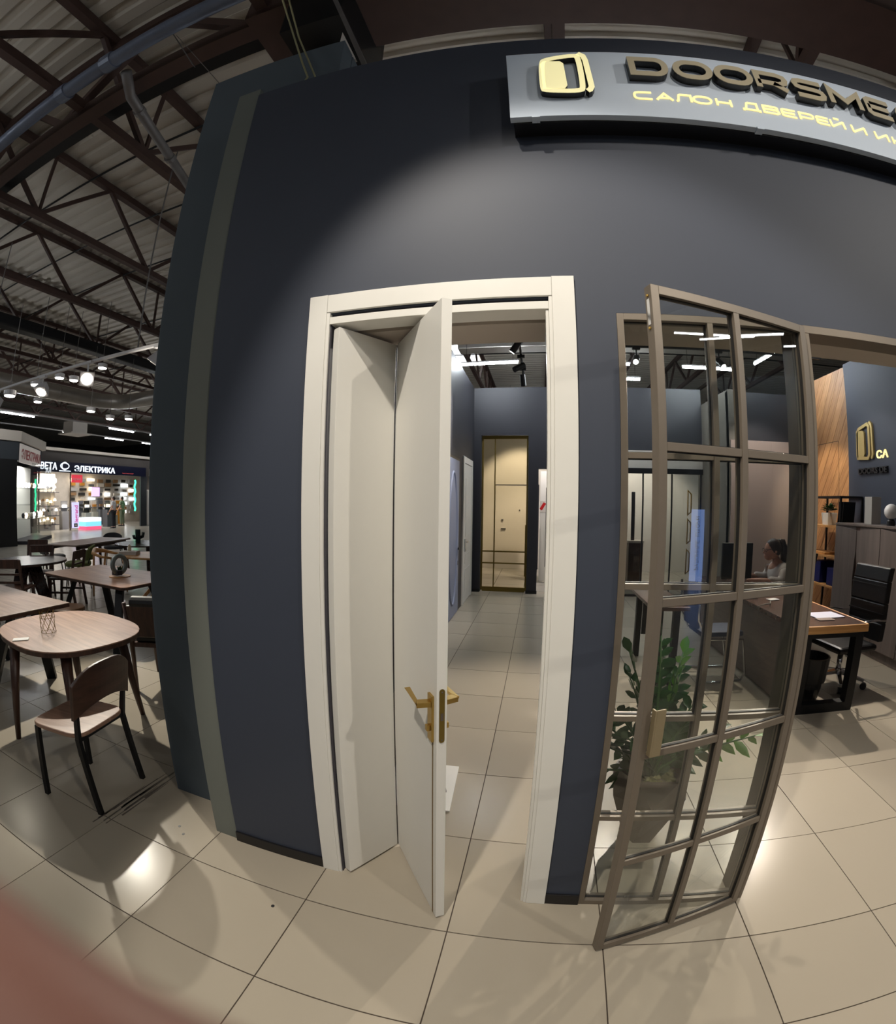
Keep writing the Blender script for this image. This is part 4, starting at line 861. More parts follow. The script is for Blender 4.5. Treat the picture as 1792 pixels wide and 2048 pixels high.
# dark round table and its walnut chairs
rd = thing('round_table', 'dark glossy round table among walnut chairs at the left edge', 'table', (-7.0, 3.72, 0))
MB().lathe([(.56, .715), (.60, .72), (.60, .75), (.58, .752)], 40).build('tabletop', M['espresso'], rd)
for a in (.3, 1.87, 3.44, 5.01): MB().bar((.40*math.cos(a), .40*math.sin(a), 0), (.10*math.cos(a), .10*math.sin(a), .715), .16, .05, .26, .05).build('leg', M['espresso'], rd)
wc = M['walnut_d']
def ladder_chair(loc, rz, label, proto=None):
    if proto: return dup(proto, loc, rz, label, 'walnut ladder-back chairs')
    c = thing('ladder_back_chair', label, 'chair', loc, rz, 'walnut ladder-back chairs')   # faces local -x, backrest at +x
    MB().box(-.21, .20, -.22, .22, .44, .47).build('seat', wc, c, .008)
    for s_ in (-1, 1):
        MB().bar((.24, .20*s_, 0), (.19, .20*s_, .45), .035, .03).build('leg', wc, c); MB().bar((.19, .20*s_, .43), (.27, .20*s_, .86), .035, .032).build('back_post', wc, c)
        MB().bar((-.21, .20*s_, 0), (-.17, .20*s_, .44), .035, .035).build('leg', wc, c)
        MB().bar((-.18, .20*s_, .25), (.21, .20*s_, .25), .02, .03).build('stretcher', wc, c)
    for z, h in ((.81, .12), (.67, .025), (.56, .03)): MB().bar((.19+(z-.44)*.19, -.20, z), (.19+(z-.44)*.19, .20, z), .022, h).build('back_slat', wc, c)
    return c
l0 = ladder_chair((-6.55, 3.25, 0), -.9, 'dark walnut ladder-back chair on the near side of the round dark table')
ladder_chair((-7.62, 4.25, 0), 2.4, 'walnut ladder-back chair on the far side of the round dark table', l0)
ladder_chair((-6.78, 4.25, 0), .55, 'walnut ladder-back chair turned sideways right of the round dark table', l0)
ladder_chair((-8.75, 4.75, 0), 2.2, 'walnut ladder-back chair tucked in behind, by the long table', l0)
# long narrow table
lo_ = thing('long_table', 'long dark walnut table with rounded legs before the lamp shop', 'table', (-9.0, 6.3, 0), .25)
MB().prism(rrect(-.45, .45, -.95, .95, .06), .72, .75).build('tabletop', M['walnut_g'], lo_, .005)
for sx in (-1, 1):
    for sy in (-1, 1): MB().tube([(sx*.42, sy*.86, 0), (sx*.36, sy*.78, .72)], [.022, .05], 10).build('leg', M['walnut_d'], lo_, smooth=True)
    MB().bar((sx*.34, -.8, .68), (sx*.34, .8, .68), .03, .06).build('apron', M['walnut_d'], lo_)
def soft_chair(loc, rz, label, fab, legm):
    c = thing('upholstered_chair', label, 'chair', loc, rz)    # faces local -x
    MB().prism(superell(.25, .25, 28, 3), .41, .48).build('seat', fab, c, .025, seg=3)
    bk = MB(); P = []
    for i in range(13):
        a = -1.15+2.3*i/12; P.append((.06+.22*math.cos(a), .27*math.sin(a)))
    vs = []; fs = []
    for (x, y) in P:
        k_ = .79-.10*(abs(y)/.27)**3
        vs += [(x-.02, y*.96, .52), (x+.02, y, .52), (x+.06, y, k_), (x+.025, y*.96, k_)]
    for i in range(12):
        for j in range(4): fs.append((i*4+j, i*4+(j+1) % 4, i*4+4+(j+1) % 4, i*4+4+j))
    fs += [(0, 1, 2, 3), (48, 51, 50, 49)]
    bk.add(vs, fs).build('backrest', fab, c, .012)
    for sx in (-1, 1):
        for sy in (-1, 1): MB().tube([(sx*.24, sy*.23, 0), (sx*.18, sy*.18, .42)], [.010, .013], 8).build('leg', legm, c)
    for sy in (-1, 1): MB().tube([(.18, .18*sy, .42), (.24, .2*sy, .56)], .011, 8).build('back_post', legm, c)
    return c
soft_chair((-9.45, 5.65, 0), 1.2+PI, 'grey upholstered chair at the near left end of the long table', mat('grey_fabric', rgb(96, 94, 92), .85, bump=.1, scale=120), M['steel_bk'])
soft_chair((-8.05, 5.35, 0), .9, 'green upholstered chair beside the long table', mat('olive_fabric', rgb(96, 104, 58), .85, bump=.1, scale=120), M['steel_bk'])
soft_chair((-9.95, 7.7, 0), 2.6, 'dark upholstered chair at the far end of the long table', mat('dark_fabric', rgb(42, 42, 48), .85), M['steel_bk'])
# oak oval table with books and candle, bentwood oak chair
ot = thing('oak_table', 'oak oval table with crossed legs carrying a candle on books', 'table', (-5.75, 5.45, 0), .35)
MB().prism(superell(.78, .46, 36, 2.3), .718, .75).build('tabletop', M['oak'], ot, .008)
for s_ in (-1, 1):
    MB().bar((-.36*s_, -.26, 0), (.25*s_, .05, .718), .07, .05).build('leg', M['oak_z'], ot); MB().bar((-.36*s_, .26, 0), (.25*s_, -.05, .718), .07, .05).build('leg', M['oak_z'], ot)
for k in range(2):
    o = MB().box(-.15, .15, -.105, .105, 0, .028).build('book', M['white_wall'], bevel=.002); o.location = (-6.25, 5.16, .7505+.029*k); o.rotation_euler = (0, 0, .5+.05*k); tag(o, 'white coffee-table book under the candle, %s of two' % ('lower', 'upper')[k], 'book')
    if k == 0: text('spine_lettering', 'HOME', .022, plane_m((-.05, -.1056, .006), (1, 0, 0), (0, 0, 1)), M['gap'], o, .001) if False else None
o = MB().lathe([(.028, 0), (.028, .085), (.008, .095), (.002, .12)], 14).build('candle', mat('candle_wax', rgb(220, 206, 178), .5)); o.location = (-6.25, 5.16, .8095); tag(o, 'cream pillar candle on the stacked white books', 'candle')
oc_ = thing('bentwood_chair', 'curved oak bentwood chair in front of the oak oval table', 'chair', (-7.0, 5.3, 0), PI+.5)     # faces local -x
MB().prism(superell(.24, .23, 28, 2.6), .43, .46).build('seat', M['oak'], oc_, .008)
MB().tube([(-.16, -.27, .66), (.02, -.29, .68), (.2, -.22, .73), (.27, 0, .76), (.2, .22, .73), (.02, .29, .68), (-.16, .27, .66)], [.018, .022, .034, .046, .034, .022, .018], 12).build('bent_back', M['oak'], oc_, smooth=True)
for sx, sy in ((-1, -1), (-1, 1), (1, -1), (1, 1)): MB().tube([(sx*.22, sy*.24, 0), (sx*.20, sy*.225, .45), (.17 if sx > 0 else -.15, sy*.25, .72 if sx > 0 else .66)], [.014, .022, .018], 10).build('leg', M['oak_z'], oc_, smooth=True)
# far dark table with a plant stand
fd = thing('round_table', 'dark round table behind the oak table, near the wall', 'table', (-7.55, 6.75, 0))
MB().lathe([(.66, .72), (.70, .725), (.70, .75)], 36).build('tabletop', M['espresso'], fd); MB().lathe([(.3, 0), (.28, .03), (.06, .06), (.06, .72)], 20).build('pedestal', M['espresso'], fd)
ca = thing('cactus_ornament', 'dark green cactus-shaped ornament on the far dark table', 'ornament', (-7.78, 6.66, .7505)); cm_ = mat('cactus_green', rgb(22, 40, 36), .6)
MB().tube([(0, 0, 0), (0, 0, .27)], .055, 12).build('trunk', cm_, ca, .01); MB().tube([(0, .04, .10), (0, .13, .12), (0, .15, .2)], .035, 10).build('arm', cm_, ca, smooth=True); MB().tube([(0, -.04, .09), (0, -.1, .10), (0, -.12, .16)], .03, 10).build('arm', cm_, ca, smooth=True)
# dark armchair half hidden by the wall end
ac = thing('dark_armchair', 'dark wooden armchair with a black cushion half hidden by the shop corner', 'chair', (-3.10, 2.95, 0), -1.15)    # faces local -x
for sx, sy in ((-1, -1), (-1, 1), (1, -1), (1, 1)): MB().tube([(sx*.25, sy*.25, 0), (sx*.23, sy*.26, .45), (.30 if sx > 0 else -.2, sy*.27, .80 if sx > 0 else .64)], [.014, .023, .018], 10).build('leg', M['walnut_d'], ac, smooth=True)
MB().box(-.23, .23, -.24, .24, .40, .44).build('seat_frame', M['walnut_d'], ac); MB().box(-.22, .22, -.23, .23, .44, .50).build('seat_cushion', M['blackleather'], ac, .02)
MB().hexa([(.24, -.23, .5), (.28, -.23, .5), (.28, .23, .5), (.24, .23, .5)], [(.29, -.25, .78), (.32, -.25, .78), (.32, .25, .78), (.29, .25, .78)]).build('backrest', M['walnut_d'], ac, .01)
MB().tube([(.27, -.22, .80), (.27, .22, .80)], .055, 12).build('head_cushion', M['blackleather'], ac, .02); MB().hexa([(.20, -.21, .5), (.25, -.21, .5), (.25, .21, .5), (.20, .21, .5)], [(.25, -.22, .76), (.295, -.22, .76), (.295, .22, .76), (.25, .22, .76)]).build('back_cushion', M['blackleather'], ac, .015)
for s_ in (-1, 1): MB().tube([(-.22, .27*s_, .64), (0, .28*s_, .65), (.27, .27*s_, .66)], [.02, .022, .018], 10).build('armrest', M['walnut_d'], ac, smooth=True)

# ------------------------------------------------------------------ track lights over the furniture
TY, TZ = 3.30, 3.20
tk = B('lamp_track', M['track'], (-8.2, -3.0, TY-.018, TY+.018, TZ, TZ+.03)); tag(tk, 'white lamp track hung over the furniture display', 'track')
o = MB().bar((-7.9, TY, TZ+.03), (-7.9, TY, 5.8), .012).build('track_hanger', M['pipe_g']); tag(o, 'thin rod holding up the left end of the white lamp track', 'rod')
o = MB().bar((-4.0, TY, TZ+.03), (-4.0, TY, 5.8), .012).build('track_hanger', M['pipe_g']); tag(o, 'thin rod holding the white lamp track nearer the wall', 'rod')
def flood(x, y, z, d, label, on, e=0, group='white flood lamps on the track'):
    t = thing('flood_lamp', label, 'lamp', (x, y, z), 0, group); d = Vector(d).normalized()
    q = d.to_track_quat('Z', 'Y').to_matrix().to_4x4()
    body = MB().hexa([(-.05, -.05, -.10), (.05, -.05, -.10), (.05, .05, -.10), (-.05, .05, -.10)], [(-.085, -.085, .04), (.085, -.085, .04), (.085, .085, .04), (-.085, .085, .04)]); body.v = [tuple(q @ Vector(v)) for v in body.v]; body.build('lamp_head', M['track'], t, .006)
    ln = MB().lathe([(.062, .0405), (.062, .0455)], 18); ln.v = [tuple(q @ Vector(v)) for v in ln.v]; ln.build('lens', M['lens'] if on else M['white_wall'], t)
    MB().tube([(0, 0, .02), (0, 0, TZ-z)], .012, 6).build('stem', M['track'], t); MB().box(-.07, .07, -.02, .02, TZ-z-.03, TZ-z).build('adapter', M['track'], t)
    if on: bpy.context.view_layer.update(); light('bulb', 'SPOT', Vector((x, y, z))+d*.06, e, (1, .93, .80), Vector((x, y, z))+d*3, .035, 120, .35, t)
flood(-4.80, 3.24, 3.00, (.77, -.52, -.40), 'glaring white flood lamp on the track, aimed at the shop corner', True, 430)
flood(-3.62, 3.27, 3.02, (-.5, -.2, -.8), 'white flood lamp on the track nearest the wall, switched off', False)
flood(-5.9, 3.28, 3.02, (.3, -.5, -.8), 'white flood lamp third along the track from the wall', True, 50)
flood(-7.3, 3.28, 3.02, (-.2, -.6, -.8), 'white flood lamp fourth along the track from the wall', True, 40)
light('furniture_spot', 'SPOT', (-7.5, 3.0, 3.6), 50, (1, .9, .74), (-3.6, 1.9, .7), .05, 60, .6)
# round drum lamps hanging above the aisle
dl = [(-9.5, 5.68, 4.18), (-9.5, 6.06, 4.2), (-9.2, 6.60, 4.55), (-11.5, 6.30, 4.0), (-10, 6.95, 3.70), (-10, 7.55, 3.60), (-10, 8.16, 3.68), (-8.2, 3.92, 3.35), (-8.0, 4.32, 3.57)]
for k, p_ in enumerate(dl):
    t = thing('drum_lamp', 'small round drum lamp hanging over the mall aisle, %s in from the left row' % ordn[k], 'lamp', p_, 0, 'hanging drum lamps')
    MB().lathe([(.10, 0), (.11, .01), (.11, .09), (.03, .10)], 20).build('drum', M['track'], t); MB().lathe([(.09, -.012), (.09, 0)], 20).build('lens', M['lens'], t); MB().tube([(0, 0, .12), (0, 0, 1.6)], .006, 5).build('rod', M['pipe_g'], t)
k = 0
for x, z, ys in ((-15.0, 4.25, (6.9, 11.3, 13.4, 16.2)), (-21.0, 4.75, (13.0, 15.6, 18.2, 20.8)), (-15.0, 4.25, (1.0, 3.8))):
    for y in ys:
        t = tube_lamp((x, y, z), (x, y+1.25, z), 'long tube lamp over the mall aisle, %s of the far rows' % (ordn[k] if k < 12 else 'last'), 'mall tube lamps', M['tubefar'], hang=False); k += 1
for k, z in enumerate((4.2935, 4.7935)):
    x = (-15.0, -21.0)[k]; o = MB().bar((x, -4, z), (x, 28, z), .05, .05).build('lamp_rail', M['track']); tag(o, ('nearer', 'farther')[k]+' long white rail carrying the mall tube lamps', 'rail')
ad = thing('cassette_unit', 'white ceiling air unit with a square grille hanging over the lamp shop', 'unit', (-20.5, 13.4, 4.6)); MB().box(-.6, .6, -.6, .6, 0, .07).build('grille', M['white_wall'], ad, .01); MB().box(-.42, .42, -.42, .42, .07, .6).build('body', M['white_wall'], ad)

# ------------------------------------------------------------------ shops across the mall
XB = -22.5
corn = mat('cream_cornice', rgb(190, 180, 168), .6); fasc = mat('brown_grey_fascia', rgb(70, 64, 60), .7); dkg = mat('dark_grey_facade', rgb(50, 55, 60), .7)
struct('wall_mall', MB().box(XB-.4, XB, 11.2, 26, 3.45, 3.98).box(XB-.4, XB, 19.75, 26, 0, 3.45).box(XB-.4, XB, 11.2, 12.55, 0, 3.45), fasc)
struct('trim_8', MB().box(XB-.4, XB+.15, 11.2, 26, 3.98, 4.13), corn)
struct('wall_mall_inside', MB().box(XB-5.2, XB-5.0, 10, 24.2, 0, 4).box(XB-5, XB-.4, 24.0, 24.15, 0, 4).box(XB-5, XB-.4, 10.0, 10.2, 0, 4), mat('lamp_shop_wall', rgb(176, 168, 158), .6, var=.2, scale=3))
struct('ceiling_lamp_shop', MB().box(XB-5, XB-.4, 10.2, 24, 3.45, 3.5), M['white_wall'])
sg = thing('lamp_shop_sign', 'dark blue shop sign with lit white letters and round emblem across the mall', 'sign')
MB().box(XB, XB+.12, 12.5, 19.8, 2.93, 3.46).build('panel', mat('navy_sign', rgb(18, 22, 48), .4), sg)
wl = emitm('lit_white_letters', (.85, .92, 1), 1.6); PX = lambda y, z, x=XB+.13: plane_m((x, y, z), (0, 1, 0), (0, 0, 1))
text('lettering', 'ВЕТА', .46, PX(12.62, 3.05), wl, sg, .03, sx=.84, bold=.006); text('lettering', 'ЭЛЕКТРИКА', .40, PX(14.68, 3.02), wl, sg, .03, sx=1.12, bold=.008)
MB().tube([(XB+.14, 14.08+.26*math.cos(t), 3.25+.15*math.sin(t)) for t in [2*PI*k_/24 for k_ in range(25)]], .022, 6, False).build('emblem', wl, sg); MB().tube([(XB+.14, 14.08+.17*math.cos(t), 3.25+.19*math.sin(t)) for t in [.6+2*PI*k_/24 for k_ in range(19)]], .02, 6).build('emblem', wl, sg); MB().box(XB+.13, XB+.15, 13.75, 14.45, 2.985, 3.02).build('underline', wl, sg)
text('web_line', 'www', .10, PX(17.95, 3.03), emitm('red_print_lit', (.9, .12, .12), .5), sg, .01, sx=4)
# neighbouring sign and door
s2 = thing('white_shop_sign', 'white sign with serif letters beside the lamp shop, cut by the wall', 'sign'); MB().box(XB, XB+.08, 20.15, 21.6, 2.98, 3.42).build('panel', M['white_wall'], s2); text('lettering', 'FO', .36, PX(20.3, 3.07, XB+.085), M['gap'], s2, .01)
d = thing('service_door', 'white double panel service door right of the lamp shop', 'door'); MB().box(XB, XB+.03, 19.95, 21.7, 0, 2.16).build('frame', M['white_wall'], d)
for y in (20.02, 20.86): MB().box(XB+.03, XB+.06, y, y+.8, .02, 2.1).build('leaf', M['white'], d, .004); MB().box(XB+.06, XB+.07, y+.14, y+.66, .25, 1.9).build('raised_panel', M['white'], d, .004)
o = B('dark_jamb', dkg, (XB, XB+.1, 19.42, 19.9, 0, 2.95)); tag(o, 'dark upright panel between the lamp shop and the white door', 'panel')
o = MB().ball((XB+.25, 20.6, 2.35), .07).build('door_lamp', M['lens']); o2 = o; tag(o, 'small bright lamp above the white service door', 'lamp'); MB().bar((XB, 20.6, 2.35), (XB+.25, 20.6, 2.35), .03).build('bracket', M['track'], o)
# shop front posts, glass, displays
for k, y in enumerate((12.62, 14.5)):
    o = MB().box(XB, XB+.06, y-.04, y+.04, 0, 2.93).build('shopfront_post', M['bronze']); tag(o, 'bronze post of the lamp shop front, %s one' % ('left', 'right of the lamp wall')[k], 'post')
lb_ = thing('vertical_lightbox', 'tall lit lilac banner with pink lettering in the lamp shop front', 'lightbox'); MB().box(XB+.06, XB+.16, 14.58, 14.98, .12, 1.43).build('box', emitm('lilac_light', (.72, .70, 1), .9), lb_)
pk = emitm('pink_letters', (.85, .05, .38), .5); text('lettering', 'legrand', .30, plane_m((XB+.17, 14.90, .40), (0, 0, 1), (0, -1, 0)), pk, lb_, .01, bold=.006); MB().box(XB+.16, XB+.17, 14.66, 14.88, .17, .36).build('emblem', M['gap'], lb_); MB().box(XB+.17, XB+.175, 14.71, 14.83, .22, .31).build('emblem_core', M['white'], lb_)
o = B('red_sign_board', emitm('red_board', (.75, .05, .08), .8), (XB-.05, XB, 14.62, 15.3, 2.45, 2.85)); tag(o, 'small red sign board under the lamp shop sign', 'sign'); text('lettering', 'legrand', .17, PX(14.68, 2.58, XB+.002), M['white'], o, .004) if True else None
ds = thing('display_counter', 'lit display counter with blue and red bands in the lamp shop front', 'counter'); MB().box(XB-.5, XB+.3, 15.35, 16.35, 0, .17).build('band_red', emitm('red_band', (.85, .1, .2), 1.2), ds); MB().box(XB-.5, XB+.3, 15.35, 16.35, .17, .42).build('band_blue', emitm('blue_band', (.2, .62, .85), 1.3), ds); MB().box(XB-.5, XB+.3, 15.35, 16.35, .42, .62).build('band_white', emitm('white_band', (.9, .97, 1), 1.5), ds); MB().box(XB-.45, XB+.25, 15.4, 16.3, .62, 1.1).build('glass_top', glass_mat('counter_glass', (.9, .94, .94, 1)), ds)
o = MB().tube([(XB-.3, 19.3+.04*math.sin(k_*1.7), .9+.14*k_) for k_ in range(14)], .05, 6).build('green_light_strip', emitm('green_led', (.05, .95, .45), 3.0), smooth=True); tag(o, 'glowing green light strip at the right end of the lamp shop', 'lamp')
o = B('purple_screen', emitm('purple_screen', (.72, .45, .95), 1.6), (XB-1.2, XB-1.15, 16.75, 17.3, 1.75, 2.25)); tag(o, 'small purple lit screen inside the lamp shop', 'screen')
# stock: shelves with lamps
glow = [emitm('warm_lamp_glow', (1, .82, .55), 5), emitm('white_lamp_glow', (1, .97, .92), 5), emitm('cool_lamp_glow', (.82, .92, 1), 3)]
matte = [mat('stock_%d' % k, rgb(*c), .6) for k, c in enumerate(((40, 38, 36), (130, 100, 70), (150, 148, 146), (176, 120, 40), (90, 92, 98), (196, 190, 180)))]
rk = thing('lamp_rack', 'bright rack wall of lamps left in the lamp shop front', 'rack', (XB-.9, 13.5, 0))
MB().box(-.4, -.36, -.8, .85, 0, 2.9).build('back_board', mat('rack_board', rgb(226, 216, 200), .5), rk)
for z in (.3, .75, 1.25, 1.95): MB().box(-.36, .1, -.8, .85, z-.03, z).build('shelf', M['gap'], rk)
light('shop_light', 'AREA', (XB-.45, 13.5, 2.9), 110, (1, .95, .86), (XB-1.3, 13.5, 1.0), sx=1.6, sy=.3)
light('shop_light', 'AREA', (XB-2.5, 17, 3.4), 190, (1, .96, .9), (XB-2.5, 17, 0), sx=3, sy=3)
rr = random.Random(3); cnt = 0
for z in (.31, .76, 1.26, 1.96):
    for i in range(7):
        y = 12.82+.235*i; hgt = rr.uniform(.10, .25)
        t = thing('table_lamp', 'small lamp, %s from left on the %s shelf of the bright lamp shop rack' % (ordn[i], {.31: 'lowest', .76: 'second', 1.26: 'third', 1.96: 'top'}[z]), 'lamp', (XB-1.02+rr.uniform(-.1, .1), y, z), 0, 'lamps on the bright rack')
        MB().lathe([(.05, 0), (.05, .02), (.014, .03), (.014, hgt)], 8).build('base', matte[rr.randrange(6)], t)
        MB().lathe([(.085, hgt), (.055, hgt+.12)], 10).build('lamp_shade', glow[rr.choice((0, 1, 1))] if rr.random() < .6 else matte[rr.randrange(6)], t)
for i in range(6):
    o = MB().lathe([(.14, 0), (.16, .03), (.15, .09)], 14).build('ceiling_lamp', glow[1]); o.location = (XB-1.24, 12.85+.28*i, 2.35+.2*(i % 2)); o.rotation_euler = (0, PI/2, 0); tag(o, 'round lit lamp fixed high on the bright rack wall, %s from the left' % ordn[i], 'lamp', 'round lamps on the bright rack wall')
for i in range(64):
    y, z, x = 17.9+.70*(i % 8)+rr.uniform(-.06, .06), 2.8-.3*(i//8)+rr.uniform(-.04, .04), XB-4.9
    w, h = rr.uniform(.12, .28), rr.uniform(.07, .12)
    o = MB().box(0, .12, -w, w, -h, h).build('wall_stock', matte[rr.randrange(6)] if rr.random() < .72 else glow[rr.randrange(3)], None); o.location = (x, y, z); tag(o, 'fixture on the lamp shop back wall, row %s down, %s from the left' % (('one', 'two', 'three', 'four', 'five', 'six', 'seven', 'eight')[i//8], ordn[i % 8]), 'fixture', 'fixtures on the lamp shop back wall')
for i in range(9):
    sh = thing('display_stand', 'low stand of mixed stock inside the lamp shop, %s from its left' % ordn[i], 'stand', (XB-1.2-1.1*(i % 3), 14.9+.5*i+.8*(i % 3), 0), rr.uniform(-.2, .2), 'stock stands in the lamp shop')
    MB().box(-.2, .2, -.2, .2, 0, rr.uniform(.5, 1.1)).build('box', matte[rr.randrange(6)], sh); MB().box(-.22, .22, -.22, .22, 1.1, 1.14).build('shelf', matte[4], sh); MB().box(-.02, .02, -.2, .2, .5, 1.5).build('back', matte[rr.randrange(6)], sh); MB().box(-.12, .12, -.12, .12, 1.14, 1.28).build('stock_box', glow[rr.randrange(3)] if i % 3 == 0 else matte[rr.randrange(6)], sh)
# corner kiosk at the left edge
struct('wall_kiosk', MB().prism([(-17.0, 2), (-17.0, 8.65), (-19.5, 11.05), (-22.5, 11.05), (-22.5, 10.8), (-19.6, 10.8), (-17.25, 8.55), (-17.25, 2)], 2.97, 3.62), dkg)
struct('trim_9', MB().prism([(-16.9, 2), (-16.9, 8.7), (-19.4, 11.2), (-22.5, 11.2), (-22.5, 10.8), (-19.6, 10.8), (-17.25, 8.55), (-17.25, 2)], 3.62, 3.98), corn)
n45 = Vector((-2.5, 2.4, 0)).normalized()
sg = thing('electrics_sign', 'white sign board with red capital letters on the corner kiosk', 'sign'); o_ = Vector((-17.0, 8.65, 0))+n45*.05; nn_ = Vector((.692, .722, 0))
MB().hexa([o_+nn_*.02+Vector((0,0,2.9)), o_+n45*2.9+nn_*.02+Vector((0,0,2.9)), o_+n45*2.9+nn_*.08+Vector((0,0,2.9)), o_+nn_*.08+Vector((0,0,2.9))], [o_+nn_*.02+Vector((0,0,3.56)), o_+n45*2.9+nn_*.02+Vector((0,0,3.56)), o_+n45*2.9+nn_*.08+Vector((0,0,3.56)), o_+nn_*.08+Vector((0,0,3.56))]).build('panel', mat('pale_sign', rgb(206, 196, 188), .5, emit=rgb(206, 196, 188), estr=.15), sg)
text('lettering', 'ЭЛЕКТРИКА', .46, plane_m(o_+n45*.12+nn_*.085+Vector((0, 0, 3.05)), n45, (0, 0, 1)), mat('red_lettering', rgb(150, 40, 40), .5), sg, .01, sx=1.02, bold=.01)
o = B('kiosk_column', M['black'], (-17.15, -16.75, 7.5, 8.5, 0, 2.97)); tag(o, 'black square column under the corner kiosk fascia', 'column')
k2 = thing('kiosk_display', 'bright glass display case of the corner kiosk beside the black column', 'display', (-18.3, 9.9, 0), .79)
MB().box(-.5, .5, -1.5, 1.5, 0, .12).build('plinth', M['gap'], k2); MB().box(-.5, -.45, -1.5, 1.5, .12, 2.85).build('back', mat('bright_backing', rgb(225, 225, 220), .5), k2)
for z in (.9, 1.4, 2.0): MB().box(-.45, .45, -1.5, 1.5, z, z+.02).build('shelf', M['glass'], k2)
MB().box(.47, .48, -1.5, 1.5, .12, 2.9).build('pane', M['glass'], k2)
for i in range(16):
    o = MB().ball((0, 0, .10), .1, 10, 6, (.7, .7, 1)).build('kiosk_lamp', glow[rr.choice((1, 1, 2, 0))] if rr.random() < .55 else matte[rr.randrange(6)]); a = -1.3+.37*(i % 8); z = (.921, 2.021)[i//8]
    q = Vector((-18.3, 9.9, 0))+Matrix.Rotation(.79, 3, 'Z') @ Vector((.1, a, z)); o.location = q; tag(o, 'small lamp, %s from left on the %s glass shelf of the corner kiosk' % (ordn[i % 8], ('lower', 'upper')[i//8]), 'lamp', 'lamps in the corner kiosk')
light('kiosk_light', 'AREA', (-18.2, 9.9, 2.9), 60, (1, .98, .95), (-18.2, 9.9, 0), sx=1, sy=1)
# ------------------------------------------------------------------ people
skin_m = mat('skin', rgb(196, 146, 124), .5, var=.05, scale=12); hair_m = mat('dark_brown_hair', rgb(52, 36, 30), .45, bump=.2, scale=60); shirt_m = mat('pale_shirt', rgb(206, 196, 190), .8); dark_t = mat('dark_trousers', rgb(32, 32, 38), .8)
def skinned(name, chains, m_, parent=None, sub=2, extra=None):
    idx, V, E_, R_ = {}, [], [], []
    for ch_ in chains:
        prev = None
        for p_, r_ in ch_:
            key = tuple(round(c_, 4) for c_ in p_)
            if key not in idx: idx[key] = len(V); V.append(p_); R_.append(r_)
            i = idx[key]
            if prev is not None and prev != i: E_.append((prev, i))
            prev = i
    me = bpy.data.meshes.new(name); me.from_pydata(V, E_, []); me.update()
    o = bpy.data.objects.new(name, me); C.objects.link(o); bm = bmesh.new(); bm.from_mesh(me); ly = bm.verts.layers.skin.verify(); bm.verts.ensure_lookup_table()
    for i, v in enumerate(bm.verts): rr_ = R_[i]; v[ly].radius = rr_ if isinstance(rr_, tuple) else (rr_, rr_); v[ly].use_root = i == 0
    bm.to_mesh(me); bm.free(); o.modifiers.new('skin', 'SKIN').use_smooth_shade = True; s_ = o.modifiers.new('sub', 'SUBSURF'); s_.levels = s_.render_levels = sub
    bpy.context.view_layer.update(); dg = bpy.context.evaluated_depsgraph_get(); m2 = bpy.data.meshes.new_from_object(o.evaluated_get(dg)); bpy.data.objects.remove(o)
    if extra:
        bm = bmesh.new(); bm.from_mesh(m2); e = bpy.data.meshes.new('tmp'); e.from_pydata(extra.v, [], extra.f); e.update(); bm.from_mesh(e); bmesh.ops.recalc_face_normals(bm, faces=bm.faces); bm.to_mesh(m2); bm.free(); bpy.data.meshes.remove(e)
    m2.name = name; m2.materials.clear(); m2.materials.append(m_)
    for p_ in m2.polygons: p_.use_smooth = True; p_.material_index = 0
    o = bpy.data.objects.new(name, m2); C.objects.link(o)
    if parent: o.parent = parent
    return o
def hand_geo(mb, wrist, d, palm_n, L=.085, curl=.5):
    d = Vector(d).normalized(); n = Vector(palm_n); s_ = d.cross(n).normalized(); n = s_.cross(d).normalized(); w = Vector(wrist)
    mb.hexa([w-s_*.025-n*.012, w+s_*.025-n*.012, w+s_*.025+n*.012, w-s_*.025+n*.012], [w+d*L-s_*.04-n*.012, w+d*L+s_*.04-n*.012, w+d*L+s_*.04+n*.010, w+d*L-s_*.04+n*.010])
    for k in range(4):
        b = w+d*L*.95+s_*(-.03+.02*k); l_ = (.062, .074, .07, .054)[k]; dr = d
        pts = [b-d*.02, b, b+dr*l_*.45, b+(dr-n*curl).normalized()*l_*.78, b+(dr*.7-n*curl*1.6).normalized()*l_]
        mb.tube(pts, [.0095, .0092, .0085, .0078, .006], 8)
    b = w+d*.025-s_*.028; mb.tube([b+s_*.012, b-s_*.014+d*.02, b-s_*.03+d*.045-n*.01, b-s_*.028+d*.068-n*.018], [.012, .0115, .0098, .007], 8)
# woman at the desk, facing -x, looking down to the desk
pw = thing('person', 'woman with glasses and a ponytail in a pale shirt sitting at the desk', 'person', (2.95, 5.25, .012))
ex = MB()
hx, hz = -.10, 1.135
Mh = Matrix.Rotation(-.38, 4, 'Y')
ex.ball((hx, 0, hz), .1, 18, 12, (.98, .78, 1.15), Mh)
ex.ball((hx-.045, 0, hz-.062), .062, 12, 8, (1, .86, 1), Mh); ex.tube([(hx-.095, 0, hz+.0), (hx-.122, 0, hz-.035), (hx-.095, 0, hz-.042)], [.006, .013, .008], 8)
for s_ in (-1, 1): ex.ball((hx+.01, .079*s_, hz-.01), .026, 8, 6, (.6, .3, 1)); ex.ball((hx-.088, .032*s_, hz+.004), .011, 8, 6)
ex.tube([(hx-.098, -.024, hz-.073), (hx-.106, 0, hz-.072), (hx-.098, .024, hz-.073)], [.003, .006, .003], 6)
hand_geo(ex, (-.53, -.18, .80), (-1, .25, -.04), (0, 0, 1), .075, .2); hand_geo(ex, (-.49, .16, .80), (-1, -.2, -.04), (0, 0, 1), .075, .2)
